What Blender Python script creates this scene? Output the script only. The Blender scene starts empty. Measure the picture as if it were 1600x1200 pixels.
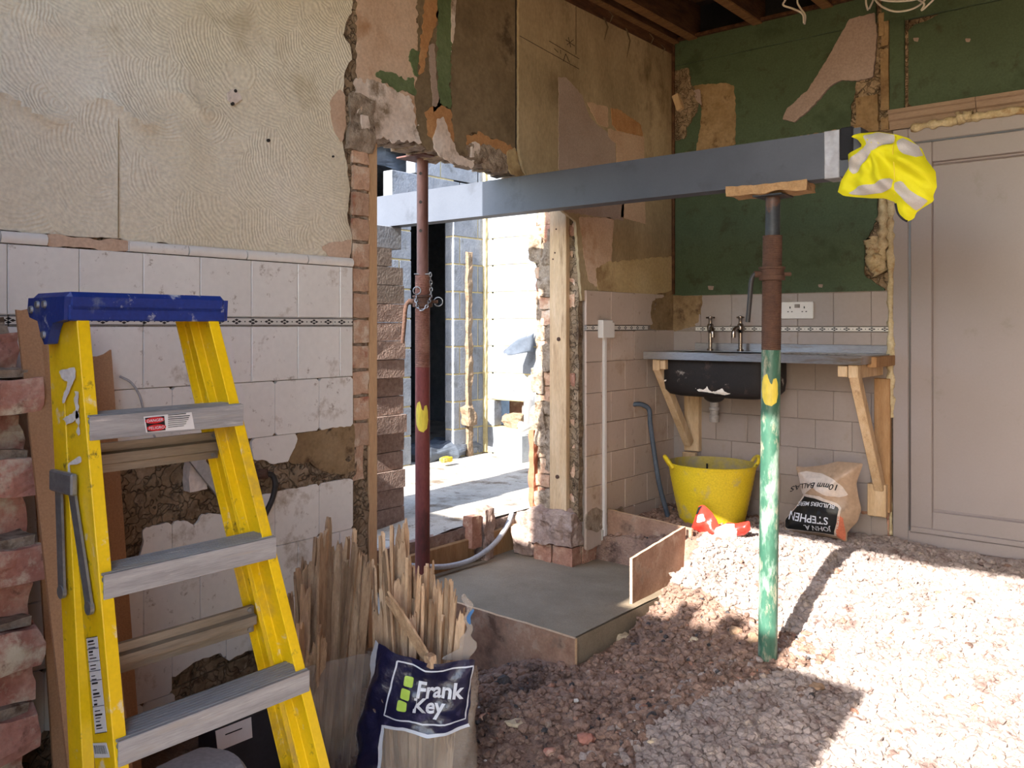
import bpy, bmesh, math, random
import numpy as np
from mathutils import Vector, Matrix, noise as mnoise

random.seed(7); np.random.seed(7)
S = bpy.context.scene
COL = S.collection

# ------------------------------------------------------------------ camera
F = 1335.0; HORIZON = 510.0; CAMZ = 1.1
YAW = math.atan2(1100.0, F)
FW = Vector((-math.sin(YAW), math.cos(YAW), 0)); RT = Vector((math.cos(YAW), math.sin(YAW), 0))
CAM = Vector((0, 0, CAMZ))
cd = bpy.data.cameras.new('camera'); cam = bpy.data.objects.new('camera', cd); COL.objects.link(cam)
cam.location = CAM; cam.rotation_euler = (math.pi/2, 0, YAW)
cd.sensor_width = 36; cd.lens = 36*F/1600; cd.shift_y = -(600-HORIZON)/1600; cd.clip_start = .05
S.camera = cam

# ------------------------------------------------------------------ light
SUN_DIR = Vector((-.05, 1, -.66)).normalized()
w = bpy.data.worlds.new('world'); S.world = w; w.use_nodes = True
wn = w.node_tree.nodes; wl = w.node_tree.links
bg = wn['Background']
sky = wn.new('ShaderNodeTexSky'); sky.sky_type = 'NISHITA'; sky.sun_disc = False
sky.sun_elevation = math.asin(-SUN_DIR.z); sky.sun_rotation = math.atan2(-SUN_DIR.x, -SUN_DIR.y)
sky.air_density = 1.0; sky.dust_density = 1.0; sky.ozone_density = 1.0
wl.new(sky.outputs[0], bg.inputs[0]); bg.inputs[1].default_value = .84
sd = bpy.data.lights.new('sun', 'SUN'); so = bpy.data.objects.new('sun', sd); COL.objects.link(so)
so.rotation_euler = SUN_DIR.to_track_quat('-Z', 'Y').to_euler(); so.location = (0, -6, 6)
sd.energy = 15.0; sd.angle = math.radians(.55); sd.color = (1, .96, .91)
vs = S.view_settings; vs.view_transform = 'Standard'; vs.look = 'None'; vs.gamma = 1; vs.use_curve_mapping = False
vs.exposure = 0.43

# ------------------------------------------------------------------ pixel -> place helpers (1600x1200 frame)
def ray(px, py):
    return FW + RT*((px-800)/F) + Vector((0, 0, (HORIZON-py)/F))
def onX(px, py, X): d = ray(px, py); return CAM + d*(X/d.x)
def onY(px, py, Y): d = ray(px, py); return CAM + d*(Y/d.y)
def onZ(px, py, Z): d = ray(px, py); return CAM + d*((Z-CAMZ)/d.z)
def onD(px, py, D): return CAM + ray(px, py)*D
WX = -2.64      # room face of the left wall
BY = 4.77       # room face of the back wall

# ------------------------------------------------------------------ materials
class E:
    """tiny wrapper so that node maths reads like maths"""
    def __init__(s, nt, sock): s.nt = nt; s.k = sock
    def m(s, op, *o):
        n = s.nt.nodes.new('ShaderNodeMath'); n.operation = op
        for i, a in enumerate((s,)+o):
            if isinstance(a, E): s.nt.links.new(a.k, n.inputs[i])
            else: n.inputs[i].default_value = a
        return E(s.nt, n.outputs[0])
    def __add__(s, o): return s.m('ADD', o)
    def __sub__(s, o): return s.m('SUBTRACT', o)
    def __mul__(s, o): return s.m('MULTIPLY', o)
    def __truediv__(s, o): return s.m('DIVIDE', o)
    def lt(s, o): return s.m('LESS_THAN', o)
    def gt(s, o): return s.m('GREATER_THAN', o)
    def abs(s): return s.m('ABSOLUTE')
    def mx(s, o): return s.m('MAXIMUM', o)
    def mn(s, o): return s.m('MINIMUM', o)
    def sin(s): return s.m('SINE')

def lin(c):
    """0-255 display colour -> linear"""
    r = []
    for v in c[:3]:
        v = v/255.0; r.append(v/12.92 if v <= .04045 else ((v+.055)/1.055)**2.4)
    return (*r, 1)

MATS = {}
def mat(name, cols, scale=6, rough=.8, bump=.25, bscale=40, bdist=.01, metal=0, rnd=0, dirt=None, spec=.35, cracks=None, fine=.12,
        alpha=None, coat=0, stretch=None, detail=8):
    m = bpy.data.materials.new(name); m.use_nodes = True; nt = m.node_tree; N = nt.nodes; L = nt.links
    b = N['Principled BSDF']; b.inputs['Roughness'].default_value = rough; b.inputs['Metallic'].default_value = metal
    b.inputs['Specular IOR Level'].default_value = spec
    if coat: b.inputs['Coat Weight'].default_value = coat
    geo = N.new('ShaderNodeNewGeometry'); pos = geo.outputs['Position']
    if stretch:
        mp = N.new('ShaderNodeMapping'); mp.inputs['Scale'].default_value = stretch; L.new(pos, mp.inputs[0]); pos = mp.outputs[0]
    nz = N.new('ShaderNodeTexNoise'); nz.inputs['Scale'].default_value = scale; nz.inputs['Detail'].default_value = detail
    nz.inputs['Roughness'].default_value = .62; L.new(pos, nz.inputs['Vector'])
    rp = N.new('ShaderNodeValToRGB'); L.new(nz.outputs[0], rp.inputs[0])
    els = rp.color_ramp.elements
    n = len(cols)
    for i, c in enumerate(cols):
        p = .5 if n == 1 else .3 + .4*i/(n-1)
        if i < 2: e = els[i]; e.position = p
        else: e = els.new(p)
        e.color = lin(c)
    if n == 1: els.remove(els[1])
    colr = rp.outputs[0]
    def mix(fac, a, bcol, blend='MIX'):
        x = N.new('ShaderNodeMix'); x.data_type = 'RGBA'; x.blend_type = blend
        if isinstance(fac, float): x.inputs[0].default_value = fac
        else: L.new(fac, x.inputs[0])
        for i, v in ((6, a), (7, bcol)):
            if isinstance(v, tuple): x.inputs[i].default_value = v
            else: L.new(v, x.inputs[i])
        return x.outputs[2]
    if fine:
        f = N.new('ShaderNodeTexNoise'); f.inputs['Scale'].default_value = bscale*2.3; f.inputs['Detail'].default_value = 5; L.new(pos, f.inputs['Vector'])
        mr = N.new('ShaderNodeMapRange'); mr.inputs[1].default_value = .3; mr.inputs[2].default_value = .7
        mr.inputs[3].default_value = 1-fine; mr.inputs[4].default_value = 1+fine; L.new(f.outputs[0], mr.inputs[0])
        cb = N.new('ShaderNodeCombineColor'); [L.new(mr.outputs[0], cb.inputs[i]) for i in range(3)]
        colr = mix(1.0, colr, cb.outputs[0], 'MULTIPLY')
    if rnd:
        oi = N.new('ShaderNodeObjectInfo'); hs = N.new('ShaderNodeHueSaturation')
        mr = N.new('ShaderNodeMapRange'); mr.inputs[3].default_value = 1-rnd; mr.inputs[4].default_value = 1+rnd; L.new(oi.outputs['Random'], mr.inputs[0])
        L.new(mr.outputs[0], hs.inputs['Value']); L.new(colr, hs.inputs['Color']); colr = hs.outputs[0]
    if dirt:
        for dc, amt, dsc in dirt:
            d = N.new('ShaderNodeTexNoise'); d.inputs['Scale'].default_value = dsc; d.inputs['Detail'].default_value = 9
            d.inputs['Roughness'].default_value = .68; L.new(pos, d.inputs['Vector'])
            mr = N.new('ShaderNodeMapRange'); mr.inputs[1].default_value = .62-amt*.25; mr.inputs[2].default_value = .72-amt*.18; L.new(d.outputs[0], mr.inputs[0])
            colr = mix(mr.outputs[0], colr, lin(dc))
    hsock = None
    bn = N.new('ShaderNodeTexNoise'); bn.inputs['Scale'].default_value = bscale; bn.inputs['Detail'].default_value = 8; L.new(pos, bn.inputs['Vector'])
    h = E(nt, bn.outputs[0])
    if cracks:
        v = N.new('ShaderNodeTexVoronoi'); v.feature = 'DISTANCE_TO_EDGE'; v.inputs['Scale'].default_value = cracks
        ns = N.new('ShaderNodeTexNoise'); ns.inputs['Scale'].default_value = cracks; L.new(pos, ns.inputs['Vector'])
        vm = N.new('ShaderNodeVectorMath'); vm.operation = 'MULTIPLY_ADD'; L.new(ns.outputs['Color'], vm.inputs[0]); vm.inputs[1].default_value = (.25, .25, .25); L.new(pos, vm.inputs[2])
        L.new(vm.outputs[0], v.inputs['Vector'])
        ck = E(nt, v.outputs['Distance']).mn(.06)*12
        h = h + ck
        mr = N.new('ShaderNodeMapRange'); mr.inputs[1].default_value = .0; mr.inputs[2].default_value = .035; L.new(v.outputs['Distance'], mr.inputs[0])
        colr = mix(mr.outputs[0], mix(.35, colr, (.01, .007, .005, 1)), colr)  # crack lines darkened in colour, painted shade to look deeper
    L.new(colr, b.inputs['Base Color'])
    if bump:
        bp = N.new('ShaderNodeBump'); bp.inputs['Strength'].default_value = bump; bp.inputs['Distance'].default_value = bdist
        L.new(h.k, bp.inputs['Height']); L.new(bp.outputs[0], b.inputs['Normal'])
    if alpha is not None: b.inputs['Alpha'].default_value = alpha
    MATS[name] = m
    return m

def artex_material():
    m = mat('cream_combed_paper', [(206, 195, 168), (214, 204, 180), (220, 212, 192)], scale=2.2, rough=.75, bump=0, dirt=[((178, 164, 134), .25, 1.7)])
    nt = m.node_tree; N = nt.nodes; L = nt.links; b = N['Principled BSDF']
    geo = N.new('ShaderNodeNewGeometry'); pos = geo.outputs['Position']
    def layer(off, scale):
        # arcs drawn by a comb: rings round a point that lies off to one side of each cell
        sh = N.new('ShaderNodeVectorMath'); sh.operation = 'ADD'; L.new(pos, sh.inputs[0]); sh.inputs[1].default_value = off
        nz = N.new('ShaderNodeTexNoise'); nz.inputs['Scale'].default_value = 9; L.new(sh.outputs[0], nz.inputs['Vector'])
        vm = N.new('ShaderNodeVectorMath'); vm.operation = 'MULTIPLY_ADD'; vm.inputs[1].default_value = (.05, .05, .05)
        L.new(nz.outputs['Color'], vm.inputs[0]); L.new(sh.outputs[0], vm.inputs[2])
        v = N.new('ShaderNodeTexVoronoi'); v.inputs['Scale'].default_value = scale; L.new(vm.outputs[0], v.inputs['Vector'])
        c = N.new('ShaderNodeVectorMath'); c.operation = 'MULTIPLY_ADD'; c.inputs[1].default_value = (.0, .22, .22); L.new(v.outputs['Color'], c.inputs[0]); L.new(v.outputs['Position'], c.inputs[2])
        d = N.new('ShaderNodeVectorMath'); d.operation = 'DISTANCE'; L.new(vm.outputs[0], d.inputs[0]); L.new(c.outputs[0], d.inputs[1])
        return E(nt, d.outputs['Value']), E(nt, v.outputs['Distance'])
    d1, e1 = layer((0, 0, 0), 7.0)
    h = (d1*520).sin()*.5 + e1*1.2
    bp = N.new('ShaderNodeBump'); bp.inputs['Strength'].default_value = .36; bp.inputs['Distance'].default_value = .004
    L.new(h.k, bp.inputs['Height']); L.new(bp.outputs[0], b.inputs['Normal'])
    return m

def border_material(name, axis, zc):
    m = mat(name, [(200, 196, 186)], rough=.3, bump=0, fine=0)
    nt = m.node_tree; N = nt.nodes; L = nt.links; b = N['Principled BSDF']
    geo = N.new('ShaderNodeNewGeometry'); sp = N.new('ShaderNodeSeparateXYZ'); L.new(geo.outputs['Position'], sp.inputs[0])
    s = E(nt, sp.outputs[axis]); z = E(nt, sp.outputs[2])
    u = ((s+20)/.066).m('FRACT'); u = (u-.5)*.066; v = z-zc
    p = u/.020 + v/.0098; q = u/.020 - v/.0098
    pa, qa = p.abs(), q.abs()
    dia = pa.lt(1.0)*qa.lt(1.0)*pa.gt(.13)*qa.gt(.13)
    lines = v.abs().gt(.0112)*v.abs().lt(.0140)
    ud = u.abs()-.033
    dots = (ud*ud + v*v).lt(.0026**2)
    k = dia.mx(lines).mx(dots)
    x = N.new('ShaderNodeMix'); x.data_type = 'RGBA'; L.new(k.k, x.inputs[0])
    x.inputs[6].default_value = lin((205, 201, 192)); x.inputs[7].default_value = lin((28, 26, 27))
    L.new(x.outputs[2], b.inputs['Base Color'])
    return m

def clear_material(name, col, t=.6):
    m = bpy.data.materials.new(name); m.use_nodes = True; nt = m.node_tree; N = nt.nodes; L = nt.links
    b = N['Principled BSDF']; b.inputs['Base Color'].default_value = lin(col); b.inputs['Roughness'].default_value = .25
    geo = N.new('ShaderNodeNewGeometry'); nz = N.new('ShaderNodeTexNoise'); nz.inputs['Scale'].default_value = 22; nz.inputs['Detail'].default_value = 4
    L.new(geo.outputs['Position'], nz.inputs['Vector'])
    bp = N.new('ShaderNodeBump'); bp.inputs['Strength'].default_value = .4; bp.inputs['Distance'].default_value = .01
    L.new(nz.outputs[0], bp.inputs['Height']); L.new(bp.outputs[0], b.inputs['Normal'])
    tr = N.new('ShaderNodeBsdfTransparent'); mx = N.new('ShaderNodeMixShader'); mx.inputs[0].default_value = t
    L.new(b.outputs[0], mx.inputs[1]); L.new(tr.outputs[0], mx.inputs[2])
    L.new(mx.outputs[0], N['Material Output'].inputs[0])
    MATS[name] = m
    return m

artex_material()
mat('tan_paper', [(132, 115, 86), (160, 141, 109), (180, 161, 128)], scale=2.6, rough=.8, bump=.2, bscale=30, dirt=[((112, 94, 66), .3, 2.4)], stretch=(1, 1, .6))
mat('yellow_paper', [(172, 148, 104), (186, 164, 122), (196, 176, 136)], scale=3, rough=.8, bump=.12, bscale=30, dirt=[((140, 112, 76), .3, 2)])
mat('dark_paper', [(98, 83, 62), (120, 103, 78), (138, 120, 94)], scale=4, rough=.85, bump=.25, bscale=26, dirt=[((80, 66, 48), .3, 4)])
mat('pink_plaster', [(184, 154, 128), (196, 168, 144), (204, 180, 158)], scale=5, rough=.88, bump=.15, bscale=40, dirt=[((166, 128, 96), .25, 3)])
mat('beige_plaster', [(176, 144, 116), (190, 160, 132), (198, 170, 142)], scale=4, rough=.88, bump=.12, bscale=40)
mat('orange_paper', [(156, 110, 70), (172, 126, 82), (184, 142, 98)], scale=9, rough=.85, bump=.2, bscale=40)
mat('white_plaster', [(196, 176, 158), (210, 194, 180), (218, 208, 198)], scale=9, rough=.9, bump=.45, bscale=26, dirt=[((130, 112, 92), .35, 7)])
mat('grey_plaster', [(150, 128, 112), (158, 138, 124), (168, 148, 132)], scale=3, rough=.9, bump=.1, bscale=60)
mat('green_old_paint', [(82, 94, 62), (94, 108, 72), (106, 118, 84)], scale=10, rough=.7, bump=.5, bscale=30)
mat('green_wall_paint', [(60, 74, 53), (67, 82, 60), (74, 90, 67)], scale=3, rough=.75, bump=.12, bscale=40, dirt=[((56, 60, 40), .3, 9), ((54, 68, 46), .3, 3)])
mat('green_wall_paint_dark', [(64, 82, 56), (72, 92, 62)], scale=3, rough=.75, bump=.12, bscale=40, dirt=[((56, 58, 40), .4, 6)])
mat('pinkish_skim', [(142, 122, 114), (150, 131, 123), (157, 139, 132)], scale=3, rough=.88, bump=.1, bscale=40)
mat('brown_plaster', [(116, 92, 64), (136, 112, 80), (156, 132, 100)], scale=6, rough=.9, bump=.4, bscale=30, dirt=[((78, 56, 36), .3, 8)])
mat('rubble_brown', [(100, 82, 62), (132, 112, 88), (156, 136, 112)], scale=9, rough=.95, bump=.9, bscale=24, bdist=.02, cracks=15, dirt=[((84, 66, 50), .4, 14), ((160, 142, 120), .2, 30)])
mat('mortar_grey', [(120, 104, 88), (146, 130, 112), (168, 152, 134)], scale=22, rough=.95, bump=.9, bscale=55, bdist=.01, dirt=[((92, 74, 58), .4, 16)])
mat('brick_red', [(140, 98, 80), (160, 118, 98), (178, 142, 120)], scale=14, rough=.92, bump=.6, bscale=60, rnd=.16, dirt=[((196, 170, 144), .38, 9), ((112, 70, 56), .25, 20)])
mat('brick_pale', [(174, 138, 112), (186, 152, 126), (198, 172, 148)], scale=16, rough=.92, bump=.55, bscale=60, rnd=.14, dirt=[((158, 104, 82), .3, 14), ((206, 188, 166), .3, 8)])
mat('brick_broken', [(156, 100, 84), (178, 126, 108), (200, 164, 144)], scale=11, rough=.92, bump=.6, bscale=36, rnd=.15, dirt=[((206, 192, 166), .45, 8), ((110, 76, 62), .2, 18)])
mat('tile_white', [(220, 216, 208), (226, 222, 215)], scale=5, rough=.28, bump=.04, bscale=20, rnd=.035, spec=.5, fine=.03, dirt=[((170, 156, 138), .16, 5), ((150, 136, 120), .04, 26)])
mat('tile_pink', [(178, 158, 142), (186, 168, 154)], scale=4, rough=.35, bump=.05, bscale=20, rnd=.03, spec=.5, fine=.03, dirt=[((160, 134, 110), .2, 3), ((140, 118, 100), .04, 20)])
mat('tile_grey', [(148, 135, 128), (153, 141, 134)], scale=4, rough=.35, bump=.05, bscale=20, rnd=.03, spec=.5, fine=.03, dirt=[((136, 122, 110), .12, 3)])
mat('grout_light', [(134, 122, 112), (142, 130, 120)], scale=30, rough=.95, bump=.3)
border_material('border_print_left', 1, 1.117); border_material('border_print_right', 1, 1.092); border_material('border_print_back', 0, 1.085)
mat('blockwork', [(112, 116, 122), (126, 130, 136), (142, 146, 150)], scale=12, rough=.92, bump=.3, bscale=60, rnd=.08, dirt=[((96, 98, 100), .3, 6)])
mat('blockwork_end', [(150, 152, 154), (170, 172, 172)], scale=12, rough=.92, bump=.3, bscale=60, rnd=.05)
mat('mortar_yellow', [(176, 158, 112), (196, 180, 134)], scale=20, rough=.95, bump=.4, bscale=50)
mat('block_rough', [(124, 102, 92), (146, 124, 112), (164, 144, 132)], scale=40, rough=.95, bump=.9, bscale=90, bdist=.008, rnd=.06)
mat('block_smooth', [(120, 108, 98), (134, 122, 112)], scale=14, rough=.95, bump=.3, bscale=70, rnd=.08)
mat('concrete_yard', [(150, 144, 134), (172, 166, 156), (186, 180, 170)], scale=5, rough=.92, bump=.25, bscale=50, dirt=[((112, 98, 82), .38, 3.2), ((90, 78, 66), .2, 12)])
mat('concrete_wet', [(122, 108, 88), (134, 120, 100), (146, 132, 112)], scale=4, rough=.7, bump=.12, bscale=60)
mat('concrete_rough', [(128, 104, 92), (150, 128, 116), (170, 150, 138)], scale=14, rough=.95, bump=.9, bscale=30, bdist=.02, dirt=[((96, 76, 64), .3, 10)])
mat('timber_pale', [(178, 148, 112), (194, 166, 130), (204, 180, 148)], scale=9, rough=.75, bump=.15, bscale=40, stretch=(3, 3, .35), dirt=[((150, 120, 88), .2, 8)])
mat('timber_orange', [(134, 98, 64), (152, 116, 78), (166, 132, 94)], scale=9, rough=.75, bump=.15, bscale=40, stretch=(3, 3, .4), rnd=.06)
mat('timber_edge', [(184, 146, 108), (194, 160, 122)], scale=9, rough=.75, bump=.15, bscale=40, stretch=(3, 3, .4))
mat('joist_wood', [(56, 34, 20), (78, 50, 30), (98, 68, 42)], scale=10, rough=.85, bump=.3, bscale=40, rnd=.1, stretch=(3, .6, 3))
mat('joist_edge', [(112, 78, 46), (150, 112, 70)], scale=30, rough=.85, bump=.5, bscale=60, stretch=(.4, 3, 1))
mat('floorboards_dark', [(34, 24, 18), (54, 38, 28)], scale=8, rough=.9, bump=.2)
mat('wall_dark_grey', [(28, 28, 30), (40, 40, 42)], scale=8, rough=.95, bump=.2)
mat('lath_wood', [(152, 122, 94), (184, 154, 122), (206, 178, 146)], scale=16, rough=.85, bump=.35, bscale=60, rnd=.32, stretch=(3, 3, .5), dirt=[((116, 96, 82), .2, 9)])
mat('plywood', [(124, 92, 74), (146, 114, 94), (164, 132, 112)], scale=7, rough=.85, bump=.2, bscale=40, dirt=[((172, 148, 128), .35, 10), ((96, 72, 58), .25, 5)])
mat('plywood_edge', [(198, 164, 128), (212, 184, 150)], scale=30, rough=.85, bump=.2, stretch=(1, 1, 6))
mat('fibreboard', [(156, 116, 82), (166, 126, 92)], scale=3, rough=.85, bump=.08, bscale=80)
mat('fibreglass_yellow', [(226, 182, 8), (234, 192, 14), (238, 198, 30)], scale=6, rough=.38, bump=.08, bscale=50, spec=.5, fine=.05, dirt=[((196, 160, 60), .16, 5), ((216, 206, 184), .06, 17), ((96, 78, 40), .05, 24)])
mat('cap_blue', [(24, 46, 112), (30, 54, 124)], scale=6, rough=.4, bump=.1, bscale=50, spec=.5, dirt=[((92, 102, 128), .25, 14), ((186, 186, 184), .1, 22)])
mat('aluminium_dusty', [(140, 139, 138), (158, 157, 156), (176, 175, 173)], scale=8, rough=.5, bump=.15, bscale=50, metal=.3, stretch=(1, .3, 4), dirt=[((164, 158, 150), .2, 9), ((206, 202, 196), .06, 20)])
mat('aluminium_brown', [(136, 126, 112), (156, 146, 130)], scale=8, rough=.5, bump=.15, metal=.5, stretch=(1, .3, 3), dirt=[((152, 136, 116), .3, 9)])
mat('galvanised', [(132, 134, 136), (152, 154, 156)], scale=18, rough=.45, bump=.1, metal=.7)
mat('beam_paint', [(66, 70, 79), (71, 75, 84), (76, 80, 89)], scale=3, rough=.55, bump=.05, bscale=50, fine=.03, dirt=[((60, 63, 71), .2, 4)])
mat('tape_silver', [(138, 138, 142), (156, 156, 160)], scale=8, rough=.3, bump=.25, bscale=22, metal=.3)
mat('black_cloth', [(26, 27, 32), (34, 35, 40)], scale=12, rough=.9, bump=.3)
mat('hi_vis_yellow', [(198, 192, 10), (208, 203, 20)], scale=6, rough=.75, bump=.12, bscale=240, fine=.04)
mat('reflective_band', [(168, 162, 158), (180, 174, 170)], scale=20, rough=.5, bump=.08, bscale=200)
mat('red_oxide', [(96, 44, 42), (112, 54, 50), (128, 72, 64)], scale=10, rough=.65, bump=.25, bscale=60, stretch=(1, 1, .4), dirt=[((150, 110, 98), .22, 12), ((80, 44, 40), .3, 6)])
mat('rusty_thread', [(92, 56, 44), (112, 74, 60), (130, 94, 78)], scale=18, rough=.75, bump=.4, bscale=80)
mat('rusty_tube', [(84, 54, 48), (98, 66, 58), (112, 82, 74)], scale=14, rough=.6, bump=.2, bscale=60, stretch=(1, 1, .3), metal=.2)
mat('rust_dark', [(68, 48, 38), (90, 64, 50)], scale=24, rough=.85, bump=.5, bscale=80)
mat('prop_green', [(40, 78, 60), (52, 92, 74), (68, 108, 90)], scale=9, rough=.45, bump=.15, bscale=50, stretch=(1, 1, .35), spec=.5, dirt=[((136, 154, 138), .5, 16), ((160, 152, 130), .3, 26)])
mat('prop_steel', [(42, 47, 52), (60, 64, 68)], scale=16, rough=.55, bump=.15, metal=.15, dirt=[((104, 70, 50), .35, 10)])
mat('yellow_daub', [(204, 178, 46), (216, 194, 72), (190, 172, 92)], scale=14, rough=.5, bump=.2, stretch=(1, 1, .3))
mat('chipboard_pad', [(146, 114, 80), (168, 136, 98)], scale=40, rough=.9, bump=.7, bscale=70)
mat('stainless', [(150, 150, 152), (170, 170, 172)], scale=4, rough=.3, bump=.03, metal=.9, stretch=(.5, 1, 4), dirt=[((140, 122, 104), .35, 5)])
mat('bowl_black', [(24, 20, 20), (32, 28, 27)], scale=6, rough=.7, bump=.1, dirt=[((206, 196, 184), .0, 9), ((64, 50, 44), .12, 14)])
mat('chrome_dull', [(132, 124, 118), (156, 148, 140)], scale=20, rough=.25, bump=.05, metal=.95)
mat('copper_pipe', [(168, 112, 82), (184, 130, 98)], scale=14, rough=.35, bump=.05, metal=.8)
mat('plastic_dark', [(34, 32, 32), (44, 42, 42)], scale=10, rough=.5, bump=.05)
mat('plastic_grey', [(128, 120, 112), (146, 138, 130)], scale=18, rough=.7, bump=.2)
mat('trug_yellow', [(206, 178, 26), (216, 190, 40)], scale=5, rough=.55, bump=.08, bscale=50, dirt=[((178, 160, 108), .3, 7)])
mat('trug_inside', [(150, 130, 50), (170, 150, 78)], scale=5, rough=.75, bump=.1, dirt=[((140, 128, 104), .5, 6)])
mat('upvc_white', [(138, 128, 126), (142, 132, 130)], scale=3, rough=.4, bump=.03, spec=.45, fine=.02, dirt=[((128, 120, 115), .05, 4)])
mat('foam_yellow', [(166, 148, 114), (182, 166, 132), (194, 180, 150)], scale=20, rough=.9, bump=.6, bscale=50, dirt=[((150, 118, 80), .25, 12)])
mat('cornice_wood', [(136, 114, 96), (148, 127, 108)], scale=8, rough=.7, bump=.1, stretch=(.5, 3, 3))
mat('white_plastic', [(212, 208, 202), (218, 214, 210)], scale=3, rough=.35, bump=.0, fine=.02)
mat('cable_white', [(206, 200, 188)], scale=3, rough=.5, bump=0, fine=.03)
mat('cable_grey', [(160, 160, 162), (172, 172, 174)], scale=9, rough=.6, bump=.1)
mat('cable_blue', [(66, 76, 88), (82, 92, 104)], scale=9, rough=.5, bump=.1)
mat('cable_black', [(40, 38, 38), (52, 50, 48)], scale=9, rough=.5, bump=.1)
mat('bag_navy', [(18, 20, 46), (24, 26, 56), (34, 34, 66)], scale=10, rough=.3, bump=.5, bscale=26, bdist=.012, spec=.6, dirt=[((70, 66, 96), .1, 14)])
mat('print_white', [(208, 212, 218)], scale=4, rough=.4, bump=.2, bscale=26, fine=.03)
mat('print_green', [(176, 206, 84), (186, 214, 96)], scale=8, rough=.4, bump=.2, fine=.03)
mat('print_black', [(24, 26, 28)], scale=8, rough=.4, bump=.2, fine=.03)
mat('print_blue', [(60, 110, 160)], scale=8, rough=.4, bump=.2, fine=.03)
mat('print_red', [(196, 36, 40)], scale=8, rough=.4, bump=0, fine=.03)
clear_material('film_clear', (200, 186, 168), .62)
clear_material('film_grey', (176, 164, 152), .55)
mat('bag_sand', [(156, 130, 106), (172, 146, 122)], scale=7, rough=.45, bump=.35, bscale=24, spec=.5, dirt=[((136, 112, 90), .25, 9)])
mat('bag_pale', [(196, 182, 170), (204, 192, 182)], scale=7, rough=.45, bump=.3, bscale=24)
mat('bag_orange', [(196, 110, 84), (206, 124, 96)], scale=16, rough=.45, bump=.3)
mat('red_plastic', [(214, 44, 34), (224, 58, 46)], scale=8, rough=.25, bump=.3, bscale=30, spec=.6, fine=.04)
mat('white_film', [(224, 222, 218)], scale=8, rough=.3, bump=.3, bscale=30, fine=.03)
mat('soil', [(118, 92, 78), (142, 114, 98), (162, 134, 116)], scale=12, rough=.97, bump=.9, bscale=70, bdist=.012, dirt=[((84, 66, 58), .4, 6), ((152, 136, 122), .2, 26)])
mat('gravel_pink', [(130, 116, 108), (150, 136, 128), (170, 156, 148)], scale=7, rough=.95, bump=.5, bscale=80, dirt=[((176, 158, 140), .25, 16), ((112, 90, 82), .3, 10)])
mat('clinker', [(58, 54, 54), (82, 78, 77)], scale=24, rough=.9, bump=.9, bscale=60)
mat('chip_orange', [(206, 112, 60), (214, 124, 72)], scale=10, rough=.8, bump=.2)
mat('stone_pale', [(186, 166, 136), (204, 186, 158)], scale=14, rough=.9, bump=.5)
mat('stone_brown', [(136, 108, 84), (158, 130, 104)], scale=14, rough=.9, bump=.5)
mat('stone_white', [(214, 208, 198)], scale=14, rough=.9, bump=.4)
mat('plastic_sheet', [(74, 80, 88), (92, 98, 106)], scale=8, rough=.4, bump=.4, bscale=14)
mat('insulation', [(116, 96, 76), (140, 120, 98)], scale=18, rough=.95, bump=.9, bscale=30, bdist=.02)
mat('dark_box', [(34, 34, 40), (44, 44, 50)], scale=8, rough=.5, bump=.1)
mat('clay_pipe', [(160, 92, 66), (176, 108, 80)], scale=12, rough=.8, bump=.3)
mat('painted_shadow', [(40, 36, 32), (56, 50, 44)], scale=12, rough=.95, bump=.4)  # dark tone painted in for shadow in holes and the wall crease
mat('pencil', [(58, 46, 34)], scale=4, rough=.9, bump=0, fine=0)

# ------------------------------------------------------------------ mesh helpers
def nz(p, s=1.0, o=0.0):
    return mnoise.noise(Vector((p[0]*s+o, p[1]*s+o*1.7, p[2]*s-o)))
def fbm(p, s=1.0, o=0.0, n=3):
    t = 0; a = 1; f = s
    for i in range(n): t += a*nz(p, f, o+i*13.1); a *= .5; f *= 2.1
    return t

def root_of(p):
    while p is not None and p.parent is not None: p = p.parent
    return p

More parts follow.
